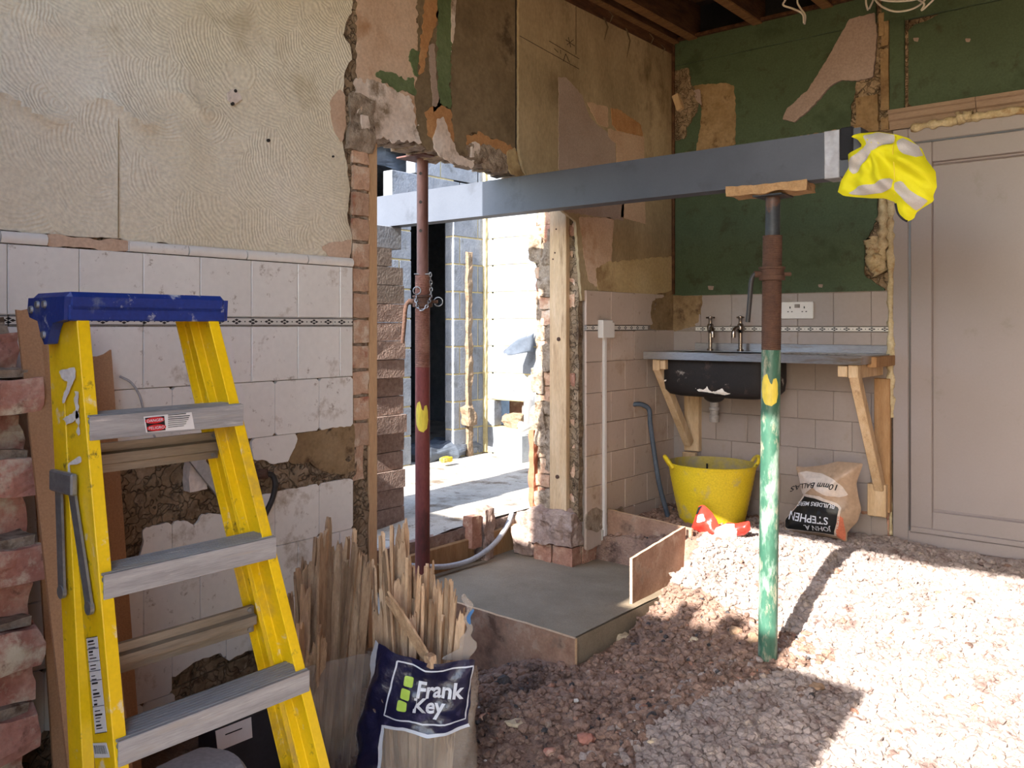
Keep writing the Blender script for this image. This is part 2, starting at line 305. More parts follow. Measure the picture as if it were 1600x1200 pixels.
class MB:
    def __init__(s): s.v = []; s.f = []; s.mi = []
    def add(s, vs, fs, mi=0):
        o = len(s.v); s.v += [tuple(v) for v in vs]; s.f += [tuple(i+o for i in f) for f in fs]; s.mi += [mi]*len(fs); return s
    def box(s, lo, hi, bev=0.0, M=None, mi=0):
        """box between two corners, chamfered when bev > 0"""
        lo = Vector(lo); hi = Vector(hi); c = (lo+hi)/2; h = (hi-lo)/2
        vs, fs = chamfer_box(h, bev)
        vs = [c+v for v in vs]
        if M is not None: vs = [M @ v for v in vs]
        return s.add(vs, fs, mi)
    def cyl(s, p0, p1, r0, r1=None, n=20, caps=True, mi=0):
        r1 = r0 if r1 is None else r1
        p0 = Vector(p0); p1 = Vector(p1); d = (p1-p0).normalized()
        a = d.orthogonal().normalized(); b = d.cross(a)
        vs = []; 
        for p, r in ((p0, r0), (p1, r1)):
            for i in range(n):
                t = 2*math.pi*i/n; vs.append(p + a*(r*math.cos(t)) + b*(r*math.sin(t)))
        fs = [(i, (i+1) % n, n+(i+1) % n, n+i) for i in range(n)]
        if caps: fs += [tuple(range(n))[::-1], tuple(range(n, 2*n))]
        return s.add(vs, fs, mi)
    def tube(s, pts, r, n=10, mi=0, rad=None):
        pts = [Vector(p) for p in pts]; k = len(pts); vs = []; up = None
        for i, p in enumerate(pts):
            t = (pts[min(i+1, k-1)]-pts[max(i-1, 0)]).normalized()
            if up is None: up = t.orthogonal().normalized()
            up = (up - t*up.dot(t)).normalized(); b = t.cross(up)
            rr = r if rad is None else rad[i]
            for j in range(n):
                a = 2*math.pi*j/n; vs.append(p + up*(rr*math.cos(a)) + b*(rr*math.sin(a)))
        fs = [(i*n+j, i*n+(j+1) % n, (i+1)*n+(j+1) % n, (i+1)*n+j) for i in range(k-1) for j in range(n)]
        fs += [tuple(range(n))[::-1], tuple(range((k-1)*n, k*n))]
        return s.add(vs, fs, mi)
    def lathe(s, prof, c, n=32, sx=1, sy=1, closed=False, mi=0, axis=None):
        c = Vector(c); vs = []; k = len(prof)
        for r, z in prof:
            for j in range(n):
                a = 2*math.pi*j/n; vs.append(c + Vector((r*math.cos(a)*sx, r*math.sin(a)*sy, z)))
        fs = [(i*n+j, i*n+(j+1) % n, (i+1)*n+(j+1) % n, (i+1)*n+j) for i in range(k-1) for j in range(n)]
        if closed: fs += [tuple(range(n))[::-1], tuple(range((k-1)*n, k*n))]
        return s.add(vs, fs, mi)
    def prism(s, poly, ext, mi=0):
        """3-D polygon pushed along ext"""
        poly = [Vector(p) for p in poly]; e = Vector(ext); n = len(poly)
        vs = poly + [p+e for p in poly]
        fs = [tuple(range(n)), tuple(range(2*n-1, n-1, -1))] + [(i, n+i, n+(i+1) % n, (i+1) % n) for i in range(n)]
        return s.add(vs, fs, mi)
    def rough(s, lo, hi, seg=4, amp=.01, fr=12, seed=0., M=None, mi=0, rnd=.0):
        """box with a subdivided, noise-displaced skin"""
        lo = Vector(lo); hi = Vector(hi); c = (lo+hi)/2; h = (hi-lo)/2; idx = {}; vs = []; fs = []
        sg = seg if isinstance(seg, tuple) else (seg,)*3
        def V(i, j, k):
            if (i, j, k) in idx: return idx[(i, j, k)]
            u = Vector((2*i/sg[0]-1, 2*j/sg[1]-1, 2*k/sg[2]-1))
            if rnd:
                m = max(abs(u.x), abs(u.y), abs(u.z)); sph = u.normalized()*m*1.25
                u = u.lerp(sph, rnd)
            p = c + Vector((u.x*h.x, u.y*h.y, u.z*h.z))
            d = u.normalized(); p = p + d*(amp*fbm(p, fr, seed)) 
            p = p + Vector((nz(p, fr*1.3, seed+5), nz(p, fr*1.3, seed+9), nz(p, fr*1.3, seed+3)))*amp*.6
            if M is not None: p = M @ p
            idx[(i, j, k)] = len(vs); vs.append(p); return idx[(i, j, k)]
        for a in range(3):
            b, g = (a+1) % 3, (a+2) % 3
            for e in (0, sg[a]):
                for i in range(sg[b]):
                    for j in range(sg[g]):
                        q = []
                        for di, dj in ((0, 0), (1, 0), (1, 1), (0, 1)):
                            t = [0, 0, 0]; t[a] = e; t[b] = i+di; t[g] = j+dj; q.append(V(*t))
                        fs.append(tuple(q) if e else tuple(q[::-1]))
        return s.add(vs, fs, mi)
    def build(s, name, mats, parent=None, smooth=False, loc=None):
        me = bpy.data.meshes.new(name)
        off = Vector((0, 0, 0))
        r = root_of(parent)
        if r is not None: off = Vector(r.location)
        elif loc is not None: off = Vector(loc)
        me.from_pydata([tuple(Vector(v)-off) for v in s.v], [], s.f)
        if not isinstance(mats, (list, tuple)): mats = [mats]
        for m in mats: me.materials.append(MATS[m])
        if len(mats) > 1: me.polygons.foreach_set('material_index', s.mi)
        if smooth: me.polygons.foreach_set('use_smooth', [True]*len(me.polygons))
        if smooth == 'auto':
            me.set_sharp_from_angle(angle=math.radians(40))
        me.update()
        o = bpy.data.objects.new(name, me); COL.objects.link(o)
        if parent is not None: o.parent = parent
        elif loc is not None: o.location = off
        return o

def chamfer_box(h, b):
    if b <= 0:
        vs = [Vector((x*h.x, y*h.y, z*h.z)) for z in (-1, 1) for y in (-1, 1) for x in (-1, 1)]
        return vs, [(0, 2, 3, 1), (4, 5, 7, 6), (0, 1, 5, 4), (2, 6, 7, 3), (0, 4, 6, 2), (1, 3, 7, 5)]
    b = min(b, h.x*.49, h.y*.49, h.z*.49); vs = []; I = {}
    for x in (-1, 1):
        for y in (-1, 1):
            for z in (-1, 1):
                for a in range(3):
                    p = [x*(h.x-b), y*(h.y-b), z*(h.z-b)]; p[a] += (x, y, z)[a]*b
                    I[(x, y, z, a)] = len(vs); vs.append(Vector(p))
    fs = []
    cyc = [(-1, -1), (1, -1), (1, 1), (-1, 1)]
    for a in range(3):
        o1, o2 = (a+1) % 3, (a+2) % 3
        for sgn in (-1, 1):
            q = []
            for u, v in cyc:
                k = [0, 0, 0]; k[a] = sgn; k[o1] = u; k[o2] = v; q.append(I[(*k, a)])
            fs.append(tuple(q) if sgn > 0 else tuple(q[::-1]))
        for u, v in cyc:                       # edge along axis a
            k0 = [0, 0, 0]; k0[a] = -1; k0[o1] = u; k0[o2] = v
            k1 = list(k0); k1[a] = 1
            q = (I[(*k0, o1)], I[(*k1, o1)], I[(*k1, o2)], I[(*k0, o2)])
            fs.append(q if u*v < 0 else q[::-1])
    for x in (-1, 1):
        for y in (-1, 1):
            for z in (-1, 1):
                t = (I[(x, y, z, 0)], I[(x, y, z, 1)], I[(x, y, z, 2)])
                fs.append(t if x*y*z > 0 else t[::-1])
    return vs, fs

def empty(name, loc):
    o = bpy.data.objects.new(name, None); COL.objects.link(o); o.location = loc; o.empty_display_size = .1; return o
def tag(o, label=None, cat=None, group=None, kind=None):
    if label: o['label'] = label
    if cat: o['category'] = cat
    if group: o['group'] = group
    if kind: o['kind'] = kind
    return o
def thing(name, loc, label, cat, group=None):
    return tag(empty(name, loc), label, cat, group)
def inst(o, loc, parent=None, rot=None, scale=None, name=None):
    """another object on the same mesh data"""
    c = o.copy(); COL.objects.link(c); c.location = loc
    if rot is not None: c.rotation_euler = rot
    if scale is not None: c.scale = scale
    c.parent = parent
    if name: c.name = name
    return c

# ---- ragged sheets: the region of a polygon (minus holes), clipped cell by cell, mapped to 3-D and given thickness
def sdf(poly, U, V):
    """signed distance, positive inside"""
    P = np.array(poly, float); d2 = np.full(U.shape, 1e9); ins = np.zeros(U.shape, bool); n = len(P)
    for i in range(n):
        a = P[i]; b = P[(i+1) % n]; e = b-a; L = (e*e).sum()+1e-12
        t = np.clip(((U-a[0])*e[0]+(V-a[1])*e[1])/L, 0, 1)
        dx = U-a[0]-t*e[0]; dy = V-a[1]-t*e[1]; d2 = np.minimum(d2, dx*dx+dy*dy)
        c = ((a[1] > V) != (b[1] > V)) & (U < (b[0]-a[0])*(V-a[1])/((b[1]-a[1]) if b[1] != a[1] else 1e-12)+a[0])
        ins ^= c
    d = np.sqrt(d2)
    return np.where(ins, d, -d)

def field_sheet(poly, res, mapf, holes=(), rag=0.0, rfreq=20.0, seed=0.0, thick=.004, skirt=True, hrag=None):
    """returns (verts, faces); mapf(u, v, depth, inside_distance) -> Vector, depth 1 = front face, 0 = back"""
    P = np.array(poly, float); u0, v0 = P.min(0)-res; u1, v1 = P.max(0)+res
    nu = max(2, int(math.ceil((u1-u0)/res))); nv = max(2, int(math.ceil((v1-v0)/res)))
    us = np.linspace(u0, u1, nu+1); vs_ = np.linspace(v0, v1, nv+1)
    U, V = np.meshgrid(us, vs_, indexing='ij'); Fd = sdf(poly, U, V)
    hr = rag if hrag is None else hrag
    if rag or (holes and hr):
        NZ = np.zeros(U.shape)
        for i in range(nu+1):
            for j in range(nv+1):
                if abs(Fd[i, j]) < 3*max(rag, hr)+res*2 or holes:
                    p = (us[i], vs_[j], seed); NZ[i, j] = fbm(p, rfreq, seed, 3)
        Fd = Fd + rag*NZ
    else: NZ = 0
    for h in holes: Fd = np.minimum(Fd, -sdf(h, U, V) + hr*NZ)
    verts = []; idx = {}; faces = []; dist = []
    def vert(key, u, v, d):
        if key not in idx:
            idx[key] = len(verts); verts.append((u, v)); dist.append(max(d, 0))
        return idx[key]
    for i in range(nu):
        for j in range(nv):
            cs = [(i, j), (i+1, j), (i+1, j+1), (i, j+1)]; fv = [Fd[c] for c in cs]
            if max(fv) <= 0: continue
            q = []
            for k in range(4):
                a, b = cs[k], cs[(k+1) % 4]; fa, fb = fv[k], fv[(k+1) % 4]
                if fa > 0: q.append(vert(a, us[a[0]], vs_[a[1]], fa))
                if (fa > 0) != (fb > 0):
                    t = fa/(fa-fb); t = min(max(t, .02), .98)
                    key = (min(a, b), max(a, b))
                    if a > b: pass
                    q.append(vert(key, us[a[0]]+(us[b[0]]-us[a[0]])*t, vs_[a[1]]+(vs_[b[1]]-vs_[a[1]])*t, 0))
            if len(q) >= 3: faces.append(tuple(q))
    out = [mapf(u, v, 1.0, d) for (u, v), d in zip(verts, dist)]
    fs = list(faces)
    if skirt:
        from collections import Counter
        cnt = Counter()
        for f in faces:
            for k in range(len(f)): a, b = f[k], f[(k+1) % len(f)]; cnt[(min(a, b), max(a, b))] += 1
        low = {}
        def lv(i):
            if i not in low: low[i] = len(out); out.append(mapf(verts[i][0], verts[i][1], 0.0, 0.0))
            return low[i]
        for f in faces:
            for k in range(len(f)):
                a, b = f[k], f[(k+1) % len(f)]
                if cnt[(min(a, b), max(a, b))] == 1: fs.append((b, a, lv(a), lv(b)))
    return out, fs

def plane_sheet(name, px, plane, m, parent, off=0.0, thick=.004, res=.014, rag=.006, rfreq=18., seed=0., bulge=0., bfreq=10., holes=(), hrag=None, disp=None, world=False, smooth=True):
    """ragged layer on the left wall ('X', x) or back wall ('Y', y); px in photo pixels unless world (then metres along the wall, z)"""
    ax, c = plane
    def conv(poly):
        if world: return [tuple(p) for p in poly]
        o = []
        for x, y in poly:
            p = onX(x, y, c) if ax == 'X' else onY(x, y, c)
            o.append((p.y if ax == 'X' else p.x, p.z))
        return o
    def mp(u, v, dep, d):
        h = off + thick*dep
        if dep > .5:
            if bulge: h += bulge*fbm((u, v, seed), bfreq, seed)*min(1, d/.02)
            if disp: h += disp(u, v)
        else: h = off-.002
        return Vector((c+h, u, v)) if ax == 'X' else Vector((u, c-h, v))
    vs_, fs = field_sheet(conv(poly=px), res, mp, [conv(h) for h in holes], rag, rfreq, seed, thick, True, hrag)
    mb = MB()
    if ax == 'Y': fs = fs
    else: pass
    mb.add(vs_, fs)
    return mb.build(name, m, parent, smooth='auto' if smooth else False)

def text_polys(s, size=1.0, shear=0.0, bold=0.0, align='LEFT', space=1.0):
    cu = bpy.data.curves.new('text_source', 'FONT'); cu.body = s; cu.size = size; cu.shear = shear; cu.offset = bold
    cu.align_x = align; cu.space_character = space; cu.resolution_u = 3
    ob = bpy.data.objects.new('text_source', cu); COL.objects.link(ob)
    dg = bpy.context.evaluated_depsgraph_get(); dg.update()
    me = ob.evaluated_get(dg).to_mesh()
    vs_ = [(v.co.x, v.co.y) for v in me.vertices]; fs = [tuple(p.vertices) for p in me.polygons]
    ob.evaluated_get(dg).to_mesh_clear(); bpy.data.objects.remove(ob); bpy.data.curves.remove(cu)
    return vs_, fs

def smoothpath(pts, n=8):
    """Catmull-Rom through the points"""
    P = [Vector(p) for p in pts]; P = [P[0]*2-P[1]] + P + [P[-1]*2-P[-2]]; out = []
    for i in range(1, len(P)-2):
        for k in range(n):
            t = k/n; a, b, c, d = P[i-1], P[i], P[i+1], P[i+2]
            out.append(.5*((2*b)+(c-a)*t+(2*a-5*b+4*c-d)*t*t+(3*b-a-3*c+d)*t*t*t))
    out.append(P[-2]); return out

STONES = []
def stone_shapes():
    bm = bmesh.new(); bmesh.ops.create_icosphere(bm, subdivisions=1, radius=1); 
    base = [v.co.copy() for v in bm.verts]; fs = [tuple(v.index for v in f.verts) for f in bm.faces]; bm.free()
    for k in range(10):
        vs_ = []
        for v in base:
            r = 1 + .45*nz(v, 1.3, k*7.7)
            vs_.append((v.x*r*(1+.25*math.sin(k)), v.y*r, v.z*r*.72))
        STONES.append((np.array(vs_), np.array(fs)))
stone_shapes()

# ================================================================== GROUND
CTRL = [(-1.40, 3.40, -.22), (-2.0, 2.80, -.30), (-2.6, 2.80, -.44), (-1.9, 1.9, -.35), (-1.0, 2.5, -.24), (0, 2.5, -.16), (-.7, 4.6, -.03),
        (-1.3, 4.7, -.02), (-.9, 4.2, -.07), (-1.95, 4.15, .03), (-1.6, 4.2, .01), (-1.3, 4.1, -.05), (-2.0, 3.95, .02), (-2.0, 3.42, -.20), (-1.95, 3.7, -.08), (-1.6, 3.55, -.19), (-1.55, 3.8, -.11),
        (-2.5, 1.2, -.26), (-1.5, 1, -.35), (0, 1, -.30), (1.5, 2, -.16), (1.5, 4.5, -.05), (-.3, 3.6, -.14), (-2.4, 4.4, .0), (-1.1, 3.0, -.24), (2.4, .3, -.3), (-.5, 3.0, -.2),
        (-2.0, 3.1, -.29), (-1.75, 3.2, -.26)]
CT = np.array(CTRL)
def ground(x, y):
    d2 = (CT[:, 0]-x)**2 + (CT[:, 1]-y)**2 + .02
    wgt = d2**-1.8
    h = float((wgt*CT[:, 2]).sum()/wgt.sum())
    if x < -2.0 and 2.86 < y < 3.94: h = min(h, -.30)
    return h
def ground_n(x, y):
    return ground(x, y) + .012*fbm((x, y, 0), 5, 1.3) + .008*fbm((x, y, 0), 22, 4.1)

nx, ny = 170, 168
xs = np.linspace(-2.66, 1.1, nx+1); ys = np.linspace(-1.2, 4.80, ny+1)
fv = [(x, y, ground_n(x, y)) for x in xs for y in ys]
ff = [(i*(ny+1)+j, (i+1)*(ny+1)+j, (i+1)*(ny+1)+j+1, i*(ny+1)+j+1) for i in range(nx) for j in range(ny)]
def gravel_zone(x, y):
    if x < -2.02 and 2.84 < y < 3.96: return 0
    e = x + 1.36 + .14*nz((x, y, 0), 2.5) - .25*max(0, min(1, (y-3.1)*3))*max(0, min(1, (3.55-y)*6))    # edge of the spread ballast
    if y > 3.58 + .05*nz((x, y, 3), 4) and x > -2.04: return 1
    return 1.0 if e > 0 else (.12 if e > -.25 else 0)
_f = MB(); _f.v = fv; _f.f = ff; _f.mi = [1 if gravel_zone(*fv[q[0]][:2]) > .5 else 0 for q in ff]
FLOOR = _f.build('floor', ['soil', 'gravel_pink'], smooth=True)
tag(FLOOR, 'uneven dug earth floor of reddish soil and rubble', 'floor', kind='structure')

def scatter(name, m, n, rmin, rmax, accept, parent=None, seed=1, sink=.25):
    rng = np.random.RandomState(seed); V = []; Fc = []; o = 0; cnt = 0
    tries = 0
    while cnt < n and tries < n*12:
        tries += 1
        x = rng.uniform(-2.6, 1.2); y = rng.uniform(1.6, 4.72)
        d = Vector((x, y, -CAMZ-.2)); dep = d.dot(FW)
        if dep < .5: continue
        px = 800+F*d.dot(RT)/dep; py = HORIZON+F*(CAMZ+.2)/dep
        if not (-20 < px < 1640 and py < 1260): continue
        a = accept(x, y)
        if rng.rand() > a: continue
        k = rng.randint(len(STONES)); vs_, fs = STONES[k]
        r = rmin+(rmax-rmin)*rng.rand()**2.2
        t = rng.uniform(0, 6.28); tl = rng.uniform(-.5, .5)
        R = np.array([[math.cos(t), -math.sin(t), 0], [math.sin(t), math.cos(t), 0], [0, 0, 1]]) @ np.array([[1, 0, 0], [0, math.cos(tl), -math.sin(tl)], [0, math.sin(tl), math.cos(tl)]])
        p = vs_ @ R.T * r + np.array([x, y, ground_n(x, y) + r*(.55-sink)])
        V.append(p); Fc.append(fs+o); o += len(p); cnt += 1
    V = np.concatenate(V); Fc = np.concatenate(Fc)
    me = bpy.data.meshes.new(name); me.from_pydata(V.tolist(), [], Fc.tolist()); me.materials.append(MATS[m]); me.update()
    ob = bpy.data.objects.new(name, me); COL.objects.link(ob)
    return ob
def soil_zone(x, y):
    if x < -2.02 and 2.84 < y < 3.96: return 0
    return .9*(1-gravel_zone(x, y)) + .03
tag(scatter('gravel', 'gravel_pink', 15000, .007, .021, gravel_zone, seed=3, sink=.3), 'spread of grey-pink ballast stones over the floor', 'gravel', kind='stuff')
tag(scatter('rubble_crumbs', 'soil', 7500, .004, .022, soil_zone, seed=5), 'reddish crumbs of soil and brick over the dug floor', 'rubble', kind='stuff')
tag(scatter('brick_crumbs', 'brick_red', 260, .005, .018, soil_zone, seed=15), 'reddish brick crumbs scattered in the soil', 'rubble', kind='stuff')
tag(scatter('clinker_crumbs', 'clinker', 420, .004, .015, soil_zone, seed=8), 'dark clinker crumbs scattered in the soil', 'clinker', kind='stuff')
tag(scatter('white_crumbs', 'stone_white', 260, .002, .006, lambda x, y: .6*soil_zone(x, y)+.3*gravel_zone(x, y), seed=9), 'tiny white plaster crumbs scattered on the ground', 'crumbs', kind='stuff')

# single stones and chips that stand out
def stone(px, py, r, m, label, name='stone', flat=1.0, k=0, stretch=1.0):
    p = onZ(px, py, -.22)
    for _ in range(4): p = onZ(px, py, ground_n(p.x, p.y)+r*.4*flat)
    mb = MB(); bm = bmesh.new(); bmesh.ops.create_icosphere(bm, subdivisions=2, radius=1)
    vs_ = [Vector((v.co.x*stretch, v.co.y, v.co.z*flat))*r*(1+.5*fbm(v.co, 1.1, k*3.3+px*.01, 2)) for v in bm.verts]
    fs = [tuple(v.index for v in f.verts) for f in bm.faces]; bm.free()
    Rm = Matrix.Rotation(px*.37, 3, 'Z')
    mb.add([Rm @ v + p for v in vs_], fs)
    o = mb.build(name, m, None, loc=p); tag(o, label, 'stone'); return o
for a in [(1180, 1045, .018, 'chip_orange', 'small orange clay tile chip in front of the green prop', 'tile_chip', .35),
          (972, 1000, .045, 'stone_pale', 'pale flat lump of rubble beside the corner of the wet slab', 'rubble_lump', .6),
          (1275, 1072, .034, 'stone_brown', 'tan stone at the shadow edge in front of the green prop', 'stone', .4),
          (1228, 1112, .024, 'stone_brown', 'flat tan pebble in the shaded gravel near the bottom edge', 'stone', .4),
          (788, 1064, .030, 'clinker', 'black clinker lump at the foot of the plywood board', 'clinker_lump', .8),
          (1020, 1120, .018, 'clinker', 'bluish dark clinker pebble in the middle of the soil', 'clinker_lump', .9),
          (808, 1130, .022, 'stone_pale', 'short pale splinter-like stone near the printed rubble bag', 'stone', .5, 1, 1.8),
          (915, 1155, .030, 'brick_broken', 'rounded reddish brick lump in the foreground soil', 'brick_lump', .7),
          (1018, 1162, .013, 'stone_pale', 'round cream pebble in the foreground soil', 'pebble', .9),
          (900, 1095, .010, 'stone_white', 'small white pebble right of the printed rubble bag', 'pebble', .8),
          (1180, 1000, .034, 'stone_brown', 'brown stone leaning left of the base of the green prop', 'stone', .8),
          (1150, 985, .030, 'stone_brown', 'muddy brown stone in the dip left of the green prop', 'stone', .6),
          (1085, 1000, .020, 'stone_pale', 'pale orange-stained stone in the muddy dip', 'stone', .7),
          (940, 1010, .016, 'brick_broken', 'small reddish stone by the wet slab corner', 'stone', .8),
          (1240, 1020, .026, 'gravel_pink', 'grey stone just right of the base of the green prop', 'stone', .8),
          (1530, 1032, .030, 'stone_pale', 'pale tan flake lying in the bright sunlit ballast', 'stone', .25),
          (860, 1175, .022, 'brick_broken', 'reddish lump near the bottom left of the soil', 'brick_lump', .7),
          (755, 1120, .018, 'brick_broken', 'small brick lump beside the bag at the soil edge', 'brick_lump', .7)]:
    stone(*a)

# ================================================================== LEFT WALL
def wall_slab(mb, lo, hi, mi=0): mb.box(lo, hi, mi=mi)
mb = MB()
mb.box((-2.70, -.4, -.6), (WX-.005, 2.292, 2.95))
mb.box((-2.80, 2.29, 1.93), (WX-.005, 3.82, 2.95))
mb.box((-2.93, 3.80, -.6), (WX-.005, 4.97, 2.95))
WL = mb.build('wall_left', 'rubble_brown'); tag(WL, 'stripped left wall with peeling paper, tiles and a broken doorway', 'wall', kind='structure')

# ragged underside of the lintel
mb = MB(); n = 34
for i in range(n):
    y0 = 2.30+1.50*i/n; y1 = 2.30+1.50*(i+1)/n + .01
    z = 1.885 - .03*i/n - .02*random.random()
    mb.rough((-2.80, y0, z), (WX-.004+.004*random.random(), y1, 1.95), seg=(5, 2, 2), amp=.012, fr=14, seed=i*.7)
mb.build('broken_lintel_edge', 'mortar_grey', WL, smooth=False)
LP = ('X', WX)
# cream combed wallpaper with creases
creases = [(onX(30, 168, WX), .16, .030), (onX(190, 178, WX), .15, .034), (onX(298, 165, WX), .11, .024), (onX(45, 25, WX), .12, .018), (onX(430, 150, WX), .10, .010), (onX(290, 228, WX), .08, .010)]
def paper_disp(y, z):
    h = .0025*fbm((y, z, 0), 4.5, 2.2)
    for c, wd, amp in creases:
        dy = (y-c.y)/wd; zz = z - (c.z - .035*dy - .012*math.sin(dy*5))
        if abs(dy) < 1.6:
            g = math.exp(-zz/.05) if zz > 0 else math.exp(zz/.012)
            h += amp*math.exp(-dy*dy*1.5)*g
    return h
plane_sheet('wallpaper', [(-60, -420), (550, -420), (556, -200), (552, -60), (548, 20), (540, 35), (535, 55), (545, 72), (550, 92), (536, 110), (533, 160), (532, 205), (536, 240), (541, 262), (546, 300), (541, 335), (549, 372), (545, 407), (300, 386), (180, 374), (0, 360), (-60, 354)],
            LP, 'cream_combed_paper', WL, off=.0, thick=.006, res=.014, rag=.007, rfreq=22, seed=3.1, disp=paper_disp)
s0, s1 = onX(183, 182, WX), onX(184, 372, WX)
MB().box((WX+.004, s0.y-.0008, s1.z), (WX+.0108, s0.y+.0008, s0.z)).build('paper_seam', 'tan_paper', WL)
plane_sheet('plaster_patch', [(500, 385), (520, 378), (546, 376), (545, 406), (512, 402)], LP, 'pink_plaster', WL, off=.006, thick=.003, res=.008, rag=.008, rfreq=30, seed=8)
plane_sheet('plaster_patch', [(516, 150), (528, 140), (537, 150), (538, 200), (532, 225), (520, 205), (514, 180)], LP, 'pink_plaster', WL, off=.006, thick=.003, res=.008, rag=.008, rfreq=30, seed=11)
plane_sheet('screw_plug', [(352, 146), (362, 140), (372, 148), (376, 156), (362, 164), (354, 158)], LP, 'white_plaster', WL, off=.008, thick=.003, res=.005, rag=.003, rfreq=60, seed=12)
for hx, hy, r in [(361, 163, .006), (417, 220, .006), (518, 245, .004), (365, 143, .006)]:
    p = onX(hx, hy, WX); MB().cyl(p+Vector((.004, 0, 0)), p+Vector((.0135, 0, 0)), r, n=12).build('nail_hole', 'painted_shadow', WL)
# dark crack between the papered wall and the lintel
plane_sheet('broken_plaster', [(538, -20), (556, -20), (560, 40), (556, 70), (560, 100), (556, 140), (562, 190), (585, 215), (590, 226), (545, 240), (533, 200), (532, 120), (548, 92), (535, 60)], LP, 'rubble_brown', WL, off=-.004, thick=.004, res=.010, rag=.01, seed=4, bulge=.006, bfreq=25)

# lintel field: layered old finishes, each a thin ragged sheet
seedc = [20.0]
def patch(px, m, off=0., thick=.003, rag=.008, res=.0085, name='old_finish', rfreq=38, bulge=0, plane=LP, parent=None):
    seedc[0] += 1.7
    return plane_sheet(name, px, plane, m, parent or WL, off=off, thick=thick, res=res, rag=rag*1.7, rfreq=rfreq, seed=seedc[0], bulge=bulge, bfreq=18)
patch([(556, -330), (650, -330), (652, 110), (650, 215), (640, 220), (590, 214), (562, 190), (558, 140)], 'pink_plaster', 0, .003)
patch([(555, 122), (585, 128), (640, 148), (655, 222), (610, 222), (585, 216), (556, 190), (553, 150)], 'white_plaster', .003, .004, rag=.012)
patch([(585, 118), (592, 112), (612, 114), (630, 125), (645, 122), (648, 150), (632, 145), (618, 140), (600, 130)], 'green_old_paint', .007, .002)
patch([(636, 88), (645, 76), (653, 82), (651, 118), (646, 122), (642, 100)], 'green_old_paint', .005, .003)
patch([(560, 158), (572, 160), (577, 175), (570, 190), (562, 180)], 'pink_plaster', .007, .002)
patch([(648, -330), (682, -330), (686, 60), (684, 130), (690, 180), (700, 230), (665, 236), (655, 222), (646, 150), (652, 80)], 'dark_paper', 0, .004)
patch([(660, 15), (672, -30), (684, -30), (682, 30), (672, 60), (665, 90), (660, 116), (652, 118), (655, 80)], 'orange_paper', .004, .003)
patch([(680, -330), (706, -330), (705, 60), (702, 130), (704, 166), (696, 168), (684, 165), (682, 110)], 'green_old_paint', .004, .003)
patch([(703, -30), (711, -30), (708, 50), (703, 82)], 'white_plaster', .007, .003, rag=.003)
patch([(668, 72), (677, 70), (680, 120), (686, 165), (676, 175), (672, 130)], 'grey_plaster', .004, .003, rag=.004)
patch([(664, 175), (686, 162), (704, 172), (708, 232), (712, 245), (690, 235), (668, 212)], 'orange_paper', .004, .003)
patch([(680, 190), (690, 186), (702, 215), (716, 246), (740, 250), (735, 262), (690, 250), (675, 232)], 'white_plaster', .007, .004, rag=.01)
patch([(704, -330), (806, -330), (806, 236), (790, 236), (770, 218), (735, 205), (728, 218), (728, 245), (712, 246), (706, 205), (703, 130)], 'dark_paper', .0, .005, rag=.006, bulge=.001)
patch([(728, 212), (745, 208), (770, 216), (795, 225), (806, 240), (790, 245), (765, 232), (738, 230), (728, 226)], 'orange_paper', .005, .003)
patch([(732, 226), (755, 228), (785, 240), (788, 268), (765, 268), (738, 250)], 'mortar_grey', .0, .018, rag=.012, bulge=.012, name='exposed_mortar')
patch([(734, 222), (746, 225), (744, 246), (733, 246)], 'white_plaster', .006, .012, rag=.003)
patch([(790, 236), (802, 232), (808, 252), (812, 268), (835, 282), (800, 274), (788, 264)], 'yellow_paper', .004, .006, rag=.006)
# right of the vertical crease the wall stands a little proud
patch([(806, -330), (810, -330), (880, -80), (955, 12), (1000, 44), (1046, 80), (1051, 240), (1054, 470), (905, 470), (895, 345), (830, 300), (812, 262), (806, 230)], 'tan_paper', .004, .014, rag=.004, res=.016, bulge=.0015)
patch([(868, 122), (880, 122), (905, 150), (915, 180), (930, 198), (956, 215), (960, 280), (972, 285), (970, 345), (868, 330)], 'grey_plaster', .018, .002, rag=.004)
patch([(912, 160), (945, 168), (946, 215), (958, 225), (958, 205), (930, 195)], 'beige_plaster', .018, .003, rag=.004)
patch([(950, 170), (962, 172), (996, 195), (1000, 214), (960, 205), (952, 196)], 'orange_paper', .018, .004, rag=.004)
patch([(958, 205), (1002, 215), (1004, 350), (965, 340), (972, 286), (960, 280)], 'beige_plaster', .018, .002, rag=.003)
patch([(900, 340), (955, 340), (950, 420), (935, 452), (915, 440), (908, 400)], 'pink_plaster', .018, .002, rag=.004)
patch([(925, 420), (945, 410), (1050, 400), (1052, 468), (930, 455)], 'yellow_paper', .018, .003, rag=.006)
patch([(950, -5), (975, 14), (1000, 40), (1020, 50), (1015, 60), (990, 44), (965, 30), (945, 8)], 'white_plaster', .018, .006, rag=.012)
# dark strip painted in as the shadow line of the step in the wall
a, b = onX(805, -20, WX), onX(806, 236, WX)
MB().box((WX, a.y-.006, b.z), (WX+.006, a.y+.004, 2.93)).build('crease_shadow', 'painted_shadow', WL)
